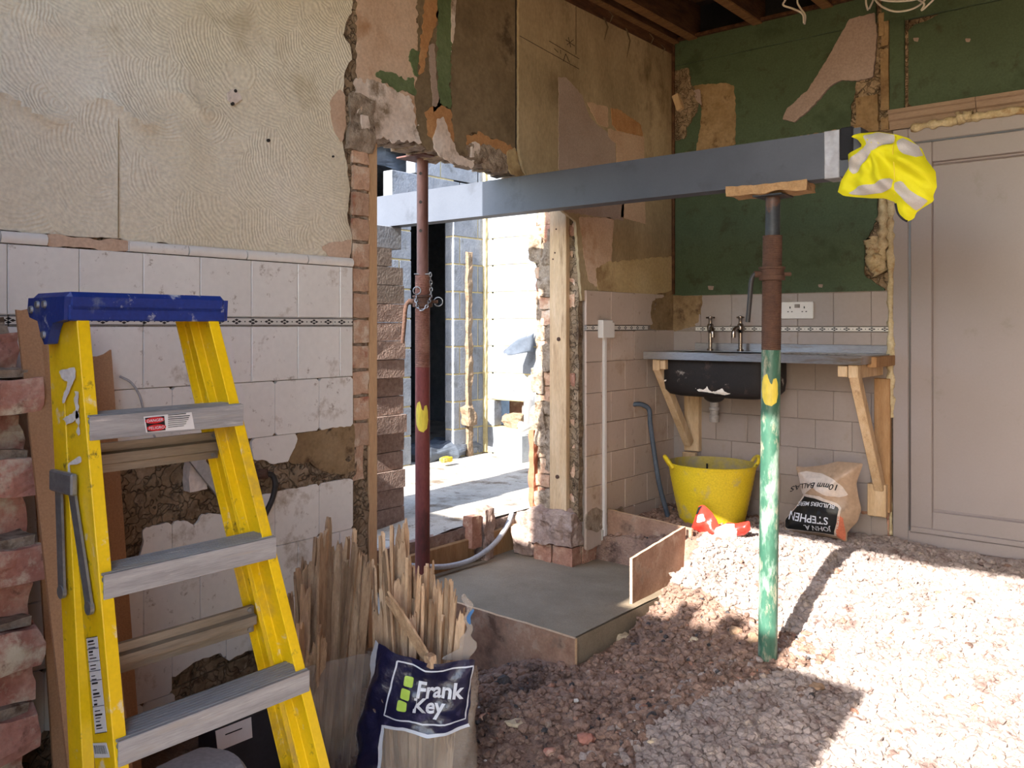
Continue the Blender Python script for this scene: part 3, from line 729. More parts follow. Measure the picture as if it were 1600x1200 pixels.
# pencil marks on the wall
def pencil(p, q, t=.0014):
    P, Q = onX(*p, WX+.0195), onX(*q, WX+.0195)
    return MB().tube([P, Q], t, n=6)
pm = MB()
for p, q in [((812, 56), (905, 108)), ((858, 64), (905, 92)), ((900, 0), (900, 85)), ((884, 62), (898, 72)), ((886, 70), (896, 62)), ((888, 58), (892, 74)), ((866, 76), (872, 82)), ((884, 84), (880, 96)), ((884, 84), (890, 98)), ((876, 78), (876, 84))]:
    t = pencil(p, q); pm.add(t.v, t.f)
pm.build('pencil_marks', 'pencil', WL)
# drooping paper shreds below the joists
for px, py, l in [(940, 22, 40), (975, 38, 52), (1030, 68, 16), (948, 14, 22), (1012, 50, 20)]:
    p = onX(px, py, WX+.02); q = onX(px+4, py+l, WX+.05)
    mb = MB(); wv = Vector((0, .02, 0)); mid = (p+q)/2+Vector((.02, .01, 0))
    mb.add([p, p+wv, mid+wv*.7, mid, q+wv*.15, q], [(0, 1, 2, 3), (3, 2, 4, 5)]); o = mb.build('paper_shred', 'dark_paper', WL)
    sm = o.modifiers.new('s', 'SOLIDIFY'); sm.thickness = .002

# ---- tiles on the near part
def tile_mesh(name, wdt, hgt, t, m, ax):
    """chamfered tile lying on its wall plane, centre at the origin of its back face"""
    b = .0025; w2, h2 = wdt/2, hgt/2
    def P(u, v, h): return (h, u, v) if ax == 'X' else (u, -h, v)
    vs_ = [P(s*w2, q*h2, 0) for s, q in ((-1, -1), (1, -1), (1, 1), (-1, 1))] + [P(s*w2, q*h2, t-b) for s, q in ((-1, -1), (1, -1), (1, 1), (-1, 1))] + [P(s*(w2-b), q*(h2-b), t) for s, q in ((-1, -1), (1, -1), (1, 1), (-1, 1))]
    fs = [(8, 9, 10, 11)] + [(i, (i+1) % 4, 4+(i+1) % 4, 4+i) for i in range(4)] + [(4+i, 4+(i+1) % 4, 8+(i+1) % 4, 8+i) for i in range(4)]
    return MB().add(vs_, fs)
def to_wall(poly, plane):
    ax, c = plane; o = []
    for x, y in poly:
        p = onX(x, y, c) if ax == 'X' else onY(x, y, c); o.append((p.y if ax == 'X' else p.x, p.z))
    return o
cache = {}
def lay_tiles(parent, plane, u0, u1, rows, wdt, m, holes, t=.012, shift0=0., gap=.0018, base=.0, rag=.010):
    ax, c = plane; k = 0
    H = [to_wall(h, plane) for h in holes]
    for ri, (z0, z1, sh) in enumerate(rows):
        u = u0 - sh - wdt*2
        while u < u1:
            a, b = max(u, u0), min(u+wdt, u1); u += wdt
            if b-a < .02: continue
            a += gap/2; b -= gap/2; lo, hi = z0+gap/2, z1-gap/2
            U, V = np.meshgrid(np.linspace(a, b, 7), np.linspace(lo, hi, 7)); inside = np.zeros(U.shape, bool); near = np.zeros(U.shape, bool)
            for h in H:
                d = sdf(h, U, V); inside |= d > -.004; near |= d > -.03
            if inside.all(): continue
            if not near.any():
                key = (ax, round(b-a, 3), round(hi-lo, 3), m)
                loc = ((c+base, (a+b)/2, (lo+hi)/2) if ax == 'X' else ((a+b)/2, c-base, (lo+hi)/2))
                if key not in cache:
                    o = tile_mesh('tile', b-a, hi-lo, t, m, ax).build('tile', m, parent); o.location = loc; cache[key] = o
                else: o = inst(cache[key], loc, parent); 
                o.name = 'tile'
            else:
                plane_sheet('tile', [(a, lo), (b, lo), (b, hi), (a, hi)], plane, m, parent, off=base, thick=t, res=.011, rag=0, holes=[h for h in H], hrag=rag, rfreq=26, seed=ri*1.3+u, world=True)
holeA = [(130, 720), (188, 702), (270, 700), (388, 688), (392, 716), (425, 724), (447, 722), (456, 702), (461, 677), (560, 663), (560, 744), (520, 748), (455, 762), (418, 770), (400, 775), (385, 800), (345, 803), (312, 802), (300, 818), (275, 812), (235, 820), (222, 826), (214, 870), (190, 905), (150, 905), (130, 860)]
holeB = [(-60, 1165), (220, 1115), (268, 1108), (268, 1055), (300, 1035), (340, 1018), (352, 1030), (398, 1010), (470, 985), (548, 962), (570, 1300), (-60, 1300)]
rowsL = [(1.133, 1.333, .0), (.903, 1.10, .0), (.705, .903, .1), (.505, .705, .0), (.305, .505, .1), (.105, .305, .0), (-.095, .105, .1), (-.295, -.095, 0)]
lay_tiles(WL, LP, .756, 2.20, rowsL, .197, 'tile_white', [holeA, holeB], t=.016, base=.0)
# printed border strips
for i, (a, b) in enumerate([(.56, .953), (.956, 1.347), (1.35, 1.741), (1.744, 2.10), (2.103, 2.199)]):
    MB().box((WX-.002, a, 1.1015), (WX+.0165, b, 1.1325), bev=.0015).build('border_tile', 'border_print_left', WL)
# bullnose trim on top of the tiles
tr = [(.60, .93), (.935, 1.06), (1.30, 1.50), (1.503, 1.72), (1.723, 1.98), (1.983, 2.20)]
for a, b in tr:
    pr = [(WX, a, 1.335), (WX+.017, a, 1.335), (WX+.024, a, 1.345), (WX+.024, a, 1.356), (WX+.016, a, 1.367), (WX, a, 1.370)]
    MB().prism(pr, (0, b-a-.002, 0)).build('trim_tile', 'tile_white', WL, smooth='auto')
plane_sheet('broken_trim_bed', [(1.055, 1.335), (1.305, 1.335), (1.30, 1.366), (1.06, 1.368)], LP, 'pink_plaster', WL, off=0, thick=.012, res=.008, rag=.008, bulge=.006, bfreq=30, world=True, seed=61)
# mortar / rubble showing where tiles are gone
def rub_disp(y, z): return .012*fbm((y, z, 0), 9, 7.7) + .006*fbm((y, z, 0), 30, 3.3)
plane_sheet('exposed_masonry', [(60, 690), (555, 640), (555, 775), (300, 830), (200, 925), (60, 925)], LP, 'rubble_brown', WL, off=-.002, thick=.004, res=.014, rag=0, disp=lambda y, z: .004+.010*fbm((y, z, 0), 9, 7.7)+.004*fbm((y, z, 0), 30, 3.3), seed=70)
plane_sheet('exposed_masonry', [(-60, 1150), (220, 1100), (560, 940), (570, 1320), (-60, 1320)], LP, 'rubble_brown', WL, off=-.002, thick=.004, res=.016, rag=0, disp=lambda y, z: .002+.010*fbm((y, z, 0), 9, 17.7)+.004*fbm((y, z, 0), 30, 3.3), seed=71)
plane_sheet('brown_render', [(461, 677), (550, 662), (551, 735), (530, 742), (500, 735), (480, 722), (455, 724), (447, 718), (458, 700)], LP, 'brown_plaster', WL, off=.0, thick=.013, res=.010, rag=.006, bulge=.004, seed=72)
# broken tile lump and a diagonal strip of plaster board in the hole
pA = onX(300, 728, WX)
MB().rough((WX, pA.y-.035, pA.z-.075), (WX+.045, pA.y+.025, pA.z+.06), seg=3, amp=.008, fr=20, seed=3).build('tile_lump', 'white_plaster', WL)

# ---- exposed brick strip of the left jamb
yj0, yj1 = 2.205, 2.285
zz = 1.84; k = 0
while zz > .62:
    h = .088+.006*random.random(); x1 = WX+.006+.006*random.random()
    MB().rough((-2.695, yj0+.004*random.random(), zz-h), (x1, yj1+.004*random.random(), zz), seg=(2, 3, 3), amp=.006, fr=20, seed=k*2.1).build('brick', 'brick_pale', WL, smooth=False)
    MB().rough((-2.695, yj0, zz-h-.012), (WX+.001, yj1, zz-h), seg=(2, 4, 1), amp=.006, fr=30, seed=k*3.7).build('mortar_joint', 'mortar_grey', WL)
    zz -= h+.012; k += 1
MB().rough((-2.695, yj0, -.25), (WX+.004, yj1, .50), seg=(2, 5, 26), amp=.014, fr=9, seed=4.4).build('rough_render', 'rubble_brown', WL, smooth=False)
MB().rough((-2.695, yj0, .49), (WX+.006, yj1-.02, .63), seg=(2, 4, 6), amp=.014, fr=9, seed=9.4).build('rough_render', 'brick_pale', WL, smooth=False)
MB().rough((-2.695, yj0-.02, 1.80), (WX+.014, yj1+.03, 2.02), seg=(3, 5, 8), amp=.02, fr=9, seed=14.4).build('rough_render', 'mortar_grey', WL, smooth=False)
MB().rough((WX-.01, 2.24, 1.86), (WX+.022, 2.275, 1.94), seg=2, amp=.008, fr=20, seed=2).build('plaster_flake', 'white_plaster', WL)

# ---- right-hand part of the wall: tiles and pier
holeC = [(1012, 470), (1060, 455), (1060, 505), (1035, 512), (1014, 510), (1010, 492)]
holeD = [(895, 866), (908, 860), (990, 826), (1080, 770), (1080, 1000), (880, 1000)]
rowsR = [(1.1075, 1.295, 0), (.907, 1.0765, 0), (.738, .907, .1), (.569, .738, 0), (.40, .569, .1), (.231, .40, 0), (.062, .231, .1), (-.107, .062, 0)]
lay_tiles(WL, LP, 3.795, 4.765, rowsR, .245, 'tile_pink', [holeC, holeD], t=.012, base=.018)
MB().box((WX, 3.80, -.08), (WX+.0205, 4.765, 1.285)).build('tile_bedding', 'grout_light', WL)
MB().box((WX+.012, 3.797, 1.078), (WX+.0305, 4.44, 1.106), bev=.0015).build('border_tile', 'border_print_right', WL)
plane_sheet('exposed_masonry', [(1008, 462), (1056, 452), (1056, 515), (1034, 516), (1012, 514)], LP, 'brown_plaster', WL, off=.015, thick=.008, res=.010, rag=.006, bulge=.005, seed=80)
plane_sheet('mortar_smear', [(908, 800), (925, 792), (940, 800), (965, 790), (970, 810), (955, 800), (945, 815), (925, 830), (908, 825)], LP, 'mortar_grey', WL, off=.028, thick=.006, res=.008, rag=.008, bulge=.005, seed=81)
plane_sheet('exposed_masonry', [(3.80, -.25), (4.7, -.25), (4.7, -.09), (3.80, -.09)], LP, 'brick_red', WL, off=.0, thick=.006, res=.02, rag=.0, bulge=.008, seed=82, world=True)

# pier: every brick in its jamb face
PY0 = 3.795
zz = 1.82; r = 0
while zz > .06:
    h = .066+.012*random.random(); xl = -2.95+.04*random.random()
    cuts = [xl, -2.83+.03*random.random(), -2.66] if r % 2 else [xl, -2.75+.03*random.random(), -2.66]
    if r % 5 == 3: cuts = [xl+.035]+cuts[1:]
    for a, b in zip(cuts, cuts[1:]):
        pr = .018*random.random()
        MB().rough((a+.003, PY0-.020-pr, zz-h), (b-.003, PY0+.03, zz), seg=(5, 2, 3), amp=.012, fr=20, seed=r*1.9+a).build('brick', random.choice(['brick_red', 'brick_pale', 'brick_pale', 'mortar_grey']), WL)
    zz -= h+.008; r += 1
for k in range(14):
    x_ = random.uniform(-2.93, -2.80); z_ = random.uniform(.05, 1.7)
    MB().rough((x_-.04, PY0-.044, z_-.07), (x_+.05, PY0-.01, z_+.07), seg=(5, 2, 6), amp=.018, fr=14, seed=k*5.1, rnd=.3).build('mortar_smear', 'mortar_grey', WL)
MB().rough((-2.94, PY0-.014, -.2), (-2.655, PY0+.02, 1.83), seg=(6, 1, 60), amp=.012, fr=24, seed=6).build('pier_mortar', 'mortar_grey', WL)
MB().rough((-2.70, PY0-.035, .05), (WX+.004, PY0+.02, 1.83), seg=(4, 2, 50), amp=.009, fr=12, seed=16).build('plaster_edge', 'rubble_brown', WL)
MB().rough((-2.93, PY0-.10, -.08), (WX+.006, PY0+.03, .10), seg=(14, 6, 10), amp=.022, fr=13, seed=26, rnd=.12).build('pier_foot_render', 'concrete_rough', WL)
for k, (a, b) in enumerate([(-2.90, -2.785), (-2.775, -2.645)]):
    MB().rough((a, PY0-.085, -.185), (b, PY0+.03, -.085), seg=(4, 3, 3), amp=.008, fr=16, seed=30+k).build('brick', 'brick_red', WL)
MB().rough((-3.06, PY0-.10, -.19), (-2.92, PY0+.06, -.02), seg=6, amp=.03, fr=8, seed=36, rnd=.5).build('concrete_lump', 'concrete_rough', WL)
MB().rough((-3.05, PY0-.07, -.05), (-2.93, PY0+.06, .07), seg=6, amp=.03, fr=9, seed=38, rnd=.4).build('concrete_lump', 'concrete_rough', WL)
MB().rough((-2.965, PY0-.05, .05), (-2.93, PY0+.02, .52), seg=(2, 3, 16), amp=.012, fr=14, seed=39).build('clay_edge', 'clay_pipe', WL)

# ---- timber linings of the doorway
o = MB().box((-2.715, 2.293, -.2), (WX+.004, 2.338, 1.845), bev=.003).build('door_lining', ['timber_edge'], None, loc=(WX, 2.31, -.2))
tag(o, 'tall pale timber lining on the left jamb of the doorway', 'timber')
e0, e1 = onY(860, 600, PY0-.06), onY(884, 600, PY0-.06)
t = thing('door_lining', (e0.x, PY0-.06, .07), 'pale softwood board bolted upright to the brick pier', 'timber')
MB().box((e0.x, PY0-.068, .105), (e1.x+.008, PY0-.022, 1.80), bev=.003).build('board', 'timber_pale', t)
for px, py in [(873, 530), (871, 745)]:
    p = onY(px, py, PY0-.069); MB().cyl(p+Vector((0, .004, 0)), p-Vector((0, .004, 0)), .011, n=14).build('bolt', 'rust_dark', t, smooth='auto')
for px, py in [(867, 395), (864, 405), (869, 358)]:
    p = onY(px, py, PY0-.069); MB().cyl(p+Vector((0, .004, 0)), p-Vector((0, .001, 0)), .005, n=10).build('knot', 'rust_dark', t)

# ================================================================== BACK WALL
BP = ('Y', BY)
mb = MB()
mb.box((-2.94, BY+.004, -.6), (-1.325, BY+.22, 2.87)); mb.box((-1.33, BY+.004, 2.15), (1.1, BY+.22, 2.87)); mb.box((-.33, BY+.004, -.6), (1.1, BY+.22, 2.16))
WB = mb.build('wall_back', 'rubble_brown'); tag(WB, 'back wall of old green paint over white tiles', 'wall', kind='structure')
def bpatch(px, m, off=0., thick=.003, rag=.006, **k): return patch(px, m, off, thick, rag, plane=BP, parent=WB, **k)
bpatch([(1052, 95), (1200, 58), (1340, 24), (1345, 130), (1330, 165), (1330, 205), (1372, 210), (1372, 340), (1352, 380), (1350, 430), (1390, 456), (1300, 460), (1052, 468)], 'green_wall_paint', .0, .008, rag=.004, res=.016, name='painted_plaster')
# frieze board along the top
def bbox(name, x0, x1, y0, y1, m, d0, d1, bev=.003, parent=None):
    """box on the back wall between two photo points, standing d0..d1 off it"""
    p = onY(x0, y0, BY); q = onY(x1, y1, BY)
    return MB().box((min(p.x, q.x), BY-d1, min(p.z, q.z)), (max(p.x, q.x), BY-d0, max(p.z, q.z)), bev=bev).build(name, m, parent or WB)
MB().box((-2.60, BY-.022, 2.72), (-1.40, BY-.0, 2.87), bev=.004).build('frieze_board', 'green_wall_paint', WB)
MB().box((-1.37, BY-.026, 2.70), (.6, BY-.0, 2.87), bev=.004).build('frieze_board', 'green_wall_paint', WB)
bpatch([(1085, 134), (1135, 130), (1148, 134), (1151, 185), (1150, 226), (1130, 234), (1088, 240), (1095, 200), (1098, 170)], 'brown_plaster', .008, .003, rag=.004, bulge=.002)
bpatch([(1054, 112), (1078, 106), (1082, 135), (1096, 150), (1090, 175), (1075, 200), (1072, 216), (1054, 222)], 'rubble_brown', .004, .012, rag=.006, bulge=.01)
bpatch([(1085, 142), (1096, 140), (1098, 165), (1090, 158)], 'pinkish_skim', .016, .003, rag=.002)
# crack line with torn plaster
bpatch([(1058, 240), (1150, 231), (1250, 214), (1330, 199), (1332, 204), (1250, 220), (1150, 237), (1060, 246)], 'brown_plaster', .006, .006, rag=.004, res=.007, bulge=.004)
bpatch([(1312, 64), (1330, 32), (1369, 22), (1373, 60), (1366, 122), (1340, 128), (1315, 127), (1300, 136), (1266, 174), (1243, 192), (1225, 188), (1232, 172), (1265, 142), (1290, 102)], 'pinkish_skim', .012, .016, rag=.003)
bpatch([(1340, 126), (1368, 120), (1374, 20), (1396, 18), (1396, 205), (1330, 206), (1334, 165)], 'rubble_brown', .0, .014, rag=.004, bulge=.012)
# bricks in the broken strip beside the door head
for (x0, x1, y0, y1) in [(1380, 1391, 38, 74), (1379, 1392, 80, 172), (1340, 1374, 155, 195), (1336, 1376, 196, 206), (1379, 1391, 186, 204), (1376, 1384, 24, 58)]:
    p = onY(x0, y0, BY); q = onY(x1, y1, BY)
    MB().rough((p.x, BY-.034, q.z), (q.x, BY+.01, p.z), seg=3, amp=.008, fr=14, seed=x0*.1).build('brick', 'brown_plaster', WB)
# door surround above: green board, second green panel, moulded cornice
MB().box((-1.33, BY-.03, 2.235), (-1.255, BY, 2.72), bev=.004).build('vertical_batten', 'green_wall_paint', WB)
MB().box((-1.255, BY-.012, 2.235), (-1.24, BY-.0, 2.70)).build('batten_shadow_gap', 'rubble_brown', WB)
plane_sheet('painted_panel', [(-1.24, 2.235), (.6, 2.235), (.6, 2.70), (-1.10, 2.70), (-1.13, 2.68), (-1.24, 2.665)], BP, 'green_wall_paint', WB, off=.0, thick=.010, res=.03, rag=.004, world=True, seed=90)
# corner conduit and little wooden plug
p = onY(1053, 100, BY-.02); q = onY(1055, 240, BY-.02)
MB().tube([(-2.612, BY-.018, 2.85), (-2.612, BY-.018, 1.30)], .011, n=8).build('corner_bead', 'joist_wood', WB)
p = onY(1060, 160, BY-.03)
M4 = Matrix.Translation(p) @ Matrix.Rotation(math.radians(-20), 4, 'Y')
MB().box((-.022, -.02, -.052), (.022, .02, .052), bev=.004, M=M4).build('wooden_plug', 'timber_pale', WB)
# tiles of the back wall
holeE = [(1040, 455), (1098, 462), (1100, 470), (1092, 505), (1075, 512), (1058, 518), (1040, 520)]
holeF = [(1345, 797), (1376, 800), (1390, 780), (1400, 770), (1400, 850), (1389, 850), (1387, 806), (1347, 804)]
rowsB = [(1.101, 1.287, 0), (.907, 1.069, 0), (.744, .907, .1), (.581, .744, 0), (.418, .581, .1), (.255, .418, 0), (.092, .255, .1), (-.06, .092, 0)]
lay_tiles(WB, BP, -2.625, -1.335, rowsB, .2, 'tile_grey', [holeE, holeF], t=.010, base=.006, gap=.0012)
MB().box((-2.63, BY-.0085, -.06), (-1.335, BY, 1.29)).build('tile_bedding', 'grout_light', WB)
MB().box((-2.46, BY-.0185, 1.0705), (-1.337, BY, 1.0995), bev=.0015).build('border_tile', 'border_print_back', WB)
plane_sheet('exposed_masonry', [(1046, 462), (1098, 462), (1100, 470), (1092, 508), (1072, 514), (1046, 520)], BP, 'brown_plaster', WB, off=.006, thick=.006, res=.010, rag=.006, bulge=.005, seed=94)
bpatch([(1345, 797), (1378, 800), (1390, 782), (1392, 846), (1388, 846), (1386, 808), (1347, 804)], 'brick_red', .006, .006, rag=.003, res=.008)
for px, py, s in [(1112, 450, 9), (1283, 447, 8), (1432, 63, 9), (1513, 64, 9)]:
    p = onY(px, py, BY); plane_sheet('paint_chip', [(px-s/2, py-s/3), (px+s/2, py-s/3), (px+s/3, py+s/3), (px-s/3, py+s/4)], BP, 'pinkish_skim', WB, off=.01, thick=.002, res=.004, rag=.002, seed=px*.1)

# ---- white plastic door
def dbox(mb, x0, x1, z0, z1, y0, y1, bev=.004): mb.box((x0, BY-y1, z0), (x1, BY-y0, z1), bev=bev); return mb
D = tag(empty('door_1', (-.84, BY, -.02)), 'white plastic exterior door with raised panel frame in the back wall', 'door', kind='structure')
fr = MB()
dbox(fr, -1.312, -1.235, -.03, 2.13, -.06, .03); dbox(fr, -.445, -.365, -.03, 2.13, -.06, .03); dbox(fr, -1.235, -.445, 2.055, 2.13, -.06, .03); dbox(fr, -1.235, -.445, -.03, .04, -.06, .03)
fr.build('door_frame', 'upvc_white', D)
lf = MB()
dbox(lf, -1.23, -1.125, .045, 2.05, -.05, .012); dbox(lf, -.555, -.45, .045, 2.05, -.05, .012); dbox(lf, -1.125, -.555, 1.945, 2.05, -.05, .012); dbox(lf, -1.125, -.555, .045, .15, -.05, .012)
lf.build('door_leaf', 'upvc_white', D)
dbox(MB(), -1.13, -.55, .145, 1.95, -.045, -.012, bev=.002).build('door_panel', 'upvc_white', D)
bd = MB()
for z0, z1 in ((.15, .168), (1.927, 1.945)): bd.prism([(-1.125, BY+.004, z0), (-1.125, BY+.018, z1 if z0 < 1 else z0), (-1.125, BY+.018, z0 if z0 < 1 else z1)], (.57, 0, 0))
bd.build('glazing_bead', 'upvc_white', D)
dbox(MB(), -1.225, -.455, .03, .062, .012, .03, bev=.003).build('weather_bar', 'upvc_white', D)
# cornice above the door
cz = 2.165
pr = [(0, .0, .07), (0, -.055, .07), (0, -.055, .052), (0, -.045, .046), (0, -.04, .02), (0, -.028, .012), (0, -.022, -.03), (0, 0, -.03)]
mb = MB().prism([(-1.33, BY+b, cz+c) for a, b, c in pr], (.41, 0, 0)); mb.prism([(-.917, BY+b, cz+c) for a, b, c in pr], (1.5, 0, 0))
tag(mb.build('trim_1', 'cornice_wood'), 'moulded wooden cornice strip above the white door', 'trim', kind='structure')
# expanding foam round the frame: one lumpy bead per length
def foam(name, pts, r, parent, seed=0):
    mb = MB(); path = smoothpath(pts, 14)
    rad = [r*(1+.55*nz(p, 26, seed)+.3*nz(p, 60, seed)) for p in path]
    mb.tube(path, r, n=10, rad=rad)
    mb.v = [tuple(Vector(v)+Vector((nz(v, 40, 1), nz(v, 40, 2), nz(v, 40, 3)))*r*.5) for v in mb.v]
    return mb.build(name, 'foam_yellow', parent, smooth=True)
foam('expanding_foam', [(-1.323, BY-.022, 1.90), (-1.322, BY-.022, 1.6), (-1.324, BY-.022, 1.2), (-1.323, BY-.022, .95), (-1.325, BY-.018, .62)], .019, D, 2)
foam('expanding_foam', [(-1.37, BY-.02, 1.93), (-1.36, BY-.03, 1.70), (-1.365, BY-.03, 1.45)], .024, D, 4)
foam('expanding_foam', [(-1.42, BY-.02, 1.57), (-1.40, BY-.03, 1.46), (-1.37, BY-.03, 1.38)], .040, D, 6)
foam('expanding_foam', [(-1.22, BY-.03, 2.128), (-1.0, BY-.035, 2.135), (-.8, BY-.035, 2.14), (-.3, BY-.03, 2.14)], .020, D, 8)
foam('expanding_foam', [(-1.0, BY-.04, 2.145), (-.93, BY-.045, 2.15)], .028, D, 9)
foam('expanding_foam', [(-1.335, BY-.012, .55), (-1.328, BY-.012, .3), (-1.325, BY-.012, .0)], .008, D, 11)

# ================================================================== CEILING
JZ0, JZ1 = 2.865, 3.07
cb = MB().box((-2.70, .1, JZ1), (1.1, 4.97, JZ1+.03))
CE = cb.build('ceiling', 'floorboards_dark'); tag(CE, 'open ceiling of bare dark joists and boards', 'ceiling', kind='structure')
jx = [-2.60, -2.475, -2.06, -1.655, -1.25, -.85, -.45, -.05, .35, .75]
jm = None
for i, x in enumerate(jx):
    if jm is None:
        jm = MB().box((-.03, .1, JZ0), (.03, 4.80, JZ1), bev=.004).build('joist', 'joist_wood', CE); jm.location = (x, 0, 0); j = jm
    else: j = inst(jm, (x, 0, 0), CE); j.name = 'joist'
e = MB().box((-.029, 1.0, JZ0-.008), (.029, 4.76, JZ0+.001)); em = e.build('lath_marks', 'joist_edge', CE); em.location = (jx[0], 0, 0)
for x in jx[1:7]: inst(em, (x, 0, 0), CE).name = 'lath_marks'
MB().box((-2.66, BY-.05, JZ0-.0), (1.1, BY+.0, JZ0+.02), bev=.003).build('wall_plate', 'joist_wood', CE)
MB().box((-2.9, BY+.02, JZ0), (1.1, BY+.05, JZ1)).build('dark_grey_brick', 'wall_dark_grey', CE)  # dark grey strip of wall between the joist ends
MB().box((-2.68, .1, 2.80), (-2.61, 4.75, 2.90), bev=.004).build('wall_plate', 'joist_wood', CE)
for k in range(9):
    MB().box((-2.7, 4.7-.16*k-.155, JZ1-.012), (1.0, 4.7-.16*k, JZ1-.001), bev=.002).build('floorboard', 'joist_wood', CE)

# ================================================================== BEHIND THE CAMERA: remains of the old rear wall and its header (they shade the room)
rw = MB()
rw.box((-2.70, -.45, -.6), (-1.94, -.2, 3.1)); rw.box((-1.95, -.45, -.6), (-1.15, -.2, 2.16)); rw.box((-1.16, -.45, -.6), (-.80, -.2, 2.03))
rw.box((-1.70, -.42, 2.15), (-1.60, -.22, 2.30)); rw.box((-1.48, -.42, 2.15), (-1.38, -.22, 2.29))
rw.box((-2.70, .02, JZ0), (1.2, .22, 3.25)); rw.box((.75, -.45, -.6), (1.2, -.2, 3.1))
tag(rw.build('wall_rear', 'brick_broken'), 'half demolished rear wall and header behind the camera', 'wall', kind='structure')
tag(MB().box((1.0, -.45, -.6), (1.15, 4.97, 3.1)).build('wall_right', 'brick_red'), 'plain right wall outside the picture', 'wall', kind='structure')  # unseen wall, set close in to cut sun and bounce light

# ================================================================== YARD SEEN THROUGH THE DOORWAY
AX = -4.82; BYY = 5.49
mb = MB(); n = 40
vs_ = []; 
for i in range(n+1):
    for j in range(n+1):
        x = -8+4.85*i/n; y = -1.2+8.2*j/n
        vs_.append((x, y, .02+.004*fbm((x, y, 0), 3, 2)-(.02 if y < 3.3 and x > -3.8 else 0)))
mb.add(vs_, [(i*(n+1)+j, (i+1)*(n+1)+j, (i+1)*(n+1)+j+1, i*(n+1)+j+1) for i in range(n) for j in range(n)])
mb.box((-8, -1.2, -.5), (-3.15, 7, -.02)); mb.box((-3.16, -1.2, -.5), (-2.74, 2.86, -.19)); mb.box((-3.16, 3.94, -.5), (-2.6, 7, -.02))
YF = mb.build('floor_yard', 'concrete_yard'); tag(YF, 'concrete yard floor beyond the doorway', 'floor', kind='structure')
MB().rough((-3.18, 2.0, -.19), (-3.145, 4.2, .008), seg=(1, 30, 4), amp=.008, fr=14, seed=5).build('floor_edge', 'concrete_rough', YF)

def course_wall(root, ax, c, a0, a1, z0, nrow, bl=.44, bh=.215, gap=.012, out=1, name='block', starts=None, skip=None, m='blockwork', thick=.10):
    """stretcher-bond wall of single blocks; ax 'X': face at x=c looking +X, run along y; ax 'Y': face at y=c looking -Y, run along x"""
    protos = {}
    for r in range(nrow):
        z = z0 + r*(bh+gap); lo = a0 if starts is None else starts(r); u = a0 - (bl+gap)*(.5 if r % 2 else 0)
        while u < a1:
            a, b = max(u, lo), min(u+bl, a1); u += bl+gap
            if b-a < .04: continue
            segs = [(a, b)]
            if skip:
                for s0, s1, t0, t1 in skip:
                    ns = []
                    for p, q in segs:
                        if z+bh <= t0 or z >= t1 or q <= s0 or p >= s1: ns.append((p, q)); continue
                        if p < s0: ns.append((p, s0))
                        if q > s1: ns.append((s1, q))
                    segs = [x for x in ns if x[1]-x[0] > .03]
            for p, q in segs:
                key = round(q-p, 3)
                loc = (c-thick/2, (p+q)/2, z+bh/2) if ax == 'X' else ((p+q)/2, c+thick/2, z+bh/2)
                if key not in protos:
                    h = Vector((thick/2, key/2, bh/2)) if ax == 'X' else Vector((key/2, thick/2, bh/2))
                    o = MB().box(-h, h, bev=.003).build('block', m, root); o.location = loc; protos[key] = o
                else: o = inst(protos[key], loc, root)
                o.name = 'block'
# wall running away on the left of the yard, with a dark doorway and a stepped (racked) end
d0, d1, dh = 4.62, 5.10, 2.02
def rack(r): return 4.05 if r < 9 else (4.42 if r == 9 else (4.66 if r == 10 else 4.9))
mb = MB(); mb.box((AX-.098, 4.1, .02), (AX-.006, d0-.004, 2.0)); mb.box((AX-.098, d1+.004, .02), (AX-.006, BYY+.1, 2.6)); mb.box((AX-.098, 4.72, 2.07), (AX-.006, BYY, 2.6))
YA = mb.build('wall_yard_left', 'mortar_yellow'); tag(YA, 'grey concrete block wall with dark doorway across the yard', 'wall', kind='structure')
course_wall(YA, 'X', AX, 4.05, BYY, .03, 12, starts=rack, skip=[(d0, d1, 0, dh)])
# sunlit far wall
sk = [(-4.72, -4.25, .25, .47)]
mb = MB(); mb.box((AX, BYY+.006, .02), (-4.73, BYY+.1, 3.0)); mb.box((-4.25, BYY+.006, .02), (-2.0, BYY+.1, 3.0)); mb.box((-4.75, BYY+.006, .48), (-4.2, BYY+.1, 3.0)); mb.box((-4.75, BYY+.006, .02), (-4.2, BYY+.1, .25))
YB = mb.build('wall_yard_far', 'mortar_yellow'); tag(YB, 'sunlit concrete block wall at the end of the yard', 'wall', kind='structure')
course_wall(YB, 'Y', BYY, AX+.012, -2.0, .03, 13, skip=sk)
# yellow pointing in the corner
MB().rough((AX-.002, BYY-.03, .03), (AX+.03, BYY+.002, 2.6), seg=(2, 2, 60), amp=.006, fr=20, seed=3).build('corner_pointing', 'mortar_yellow', YB)
# dark room behind the yard doorway
mb = MB(); mb.box((-7.6, 3.6, 0), (-7.4, 7.0, 2.6)); mb.box((-7.6, 3.4, 0), (AX-.1, 3.6, 2.6)); mb.box((-7.6, 7.0, 0), (AX-.1, 7.2, 2.6)); mb.box((-7.6, 3.4, 2.5), (AX-.1, 7.2, 2.6)); mb.box((AX-.2, 5.5, 0), (AX-.1, 7.2, 2.6)); mb.box((AX-.2, 3.4, 0), (AX-.1, 4.06, 2.6))
DR = mb.build('wall_store_room', 'blockwork'); tag(DR, 'dim block walls of the room behind the yard doorway', 'wall', kind='structure')
course_wall(DR, 'X', -7.38, 3.62, 6.98, .03, 10, m='blockwork', thick=.03)
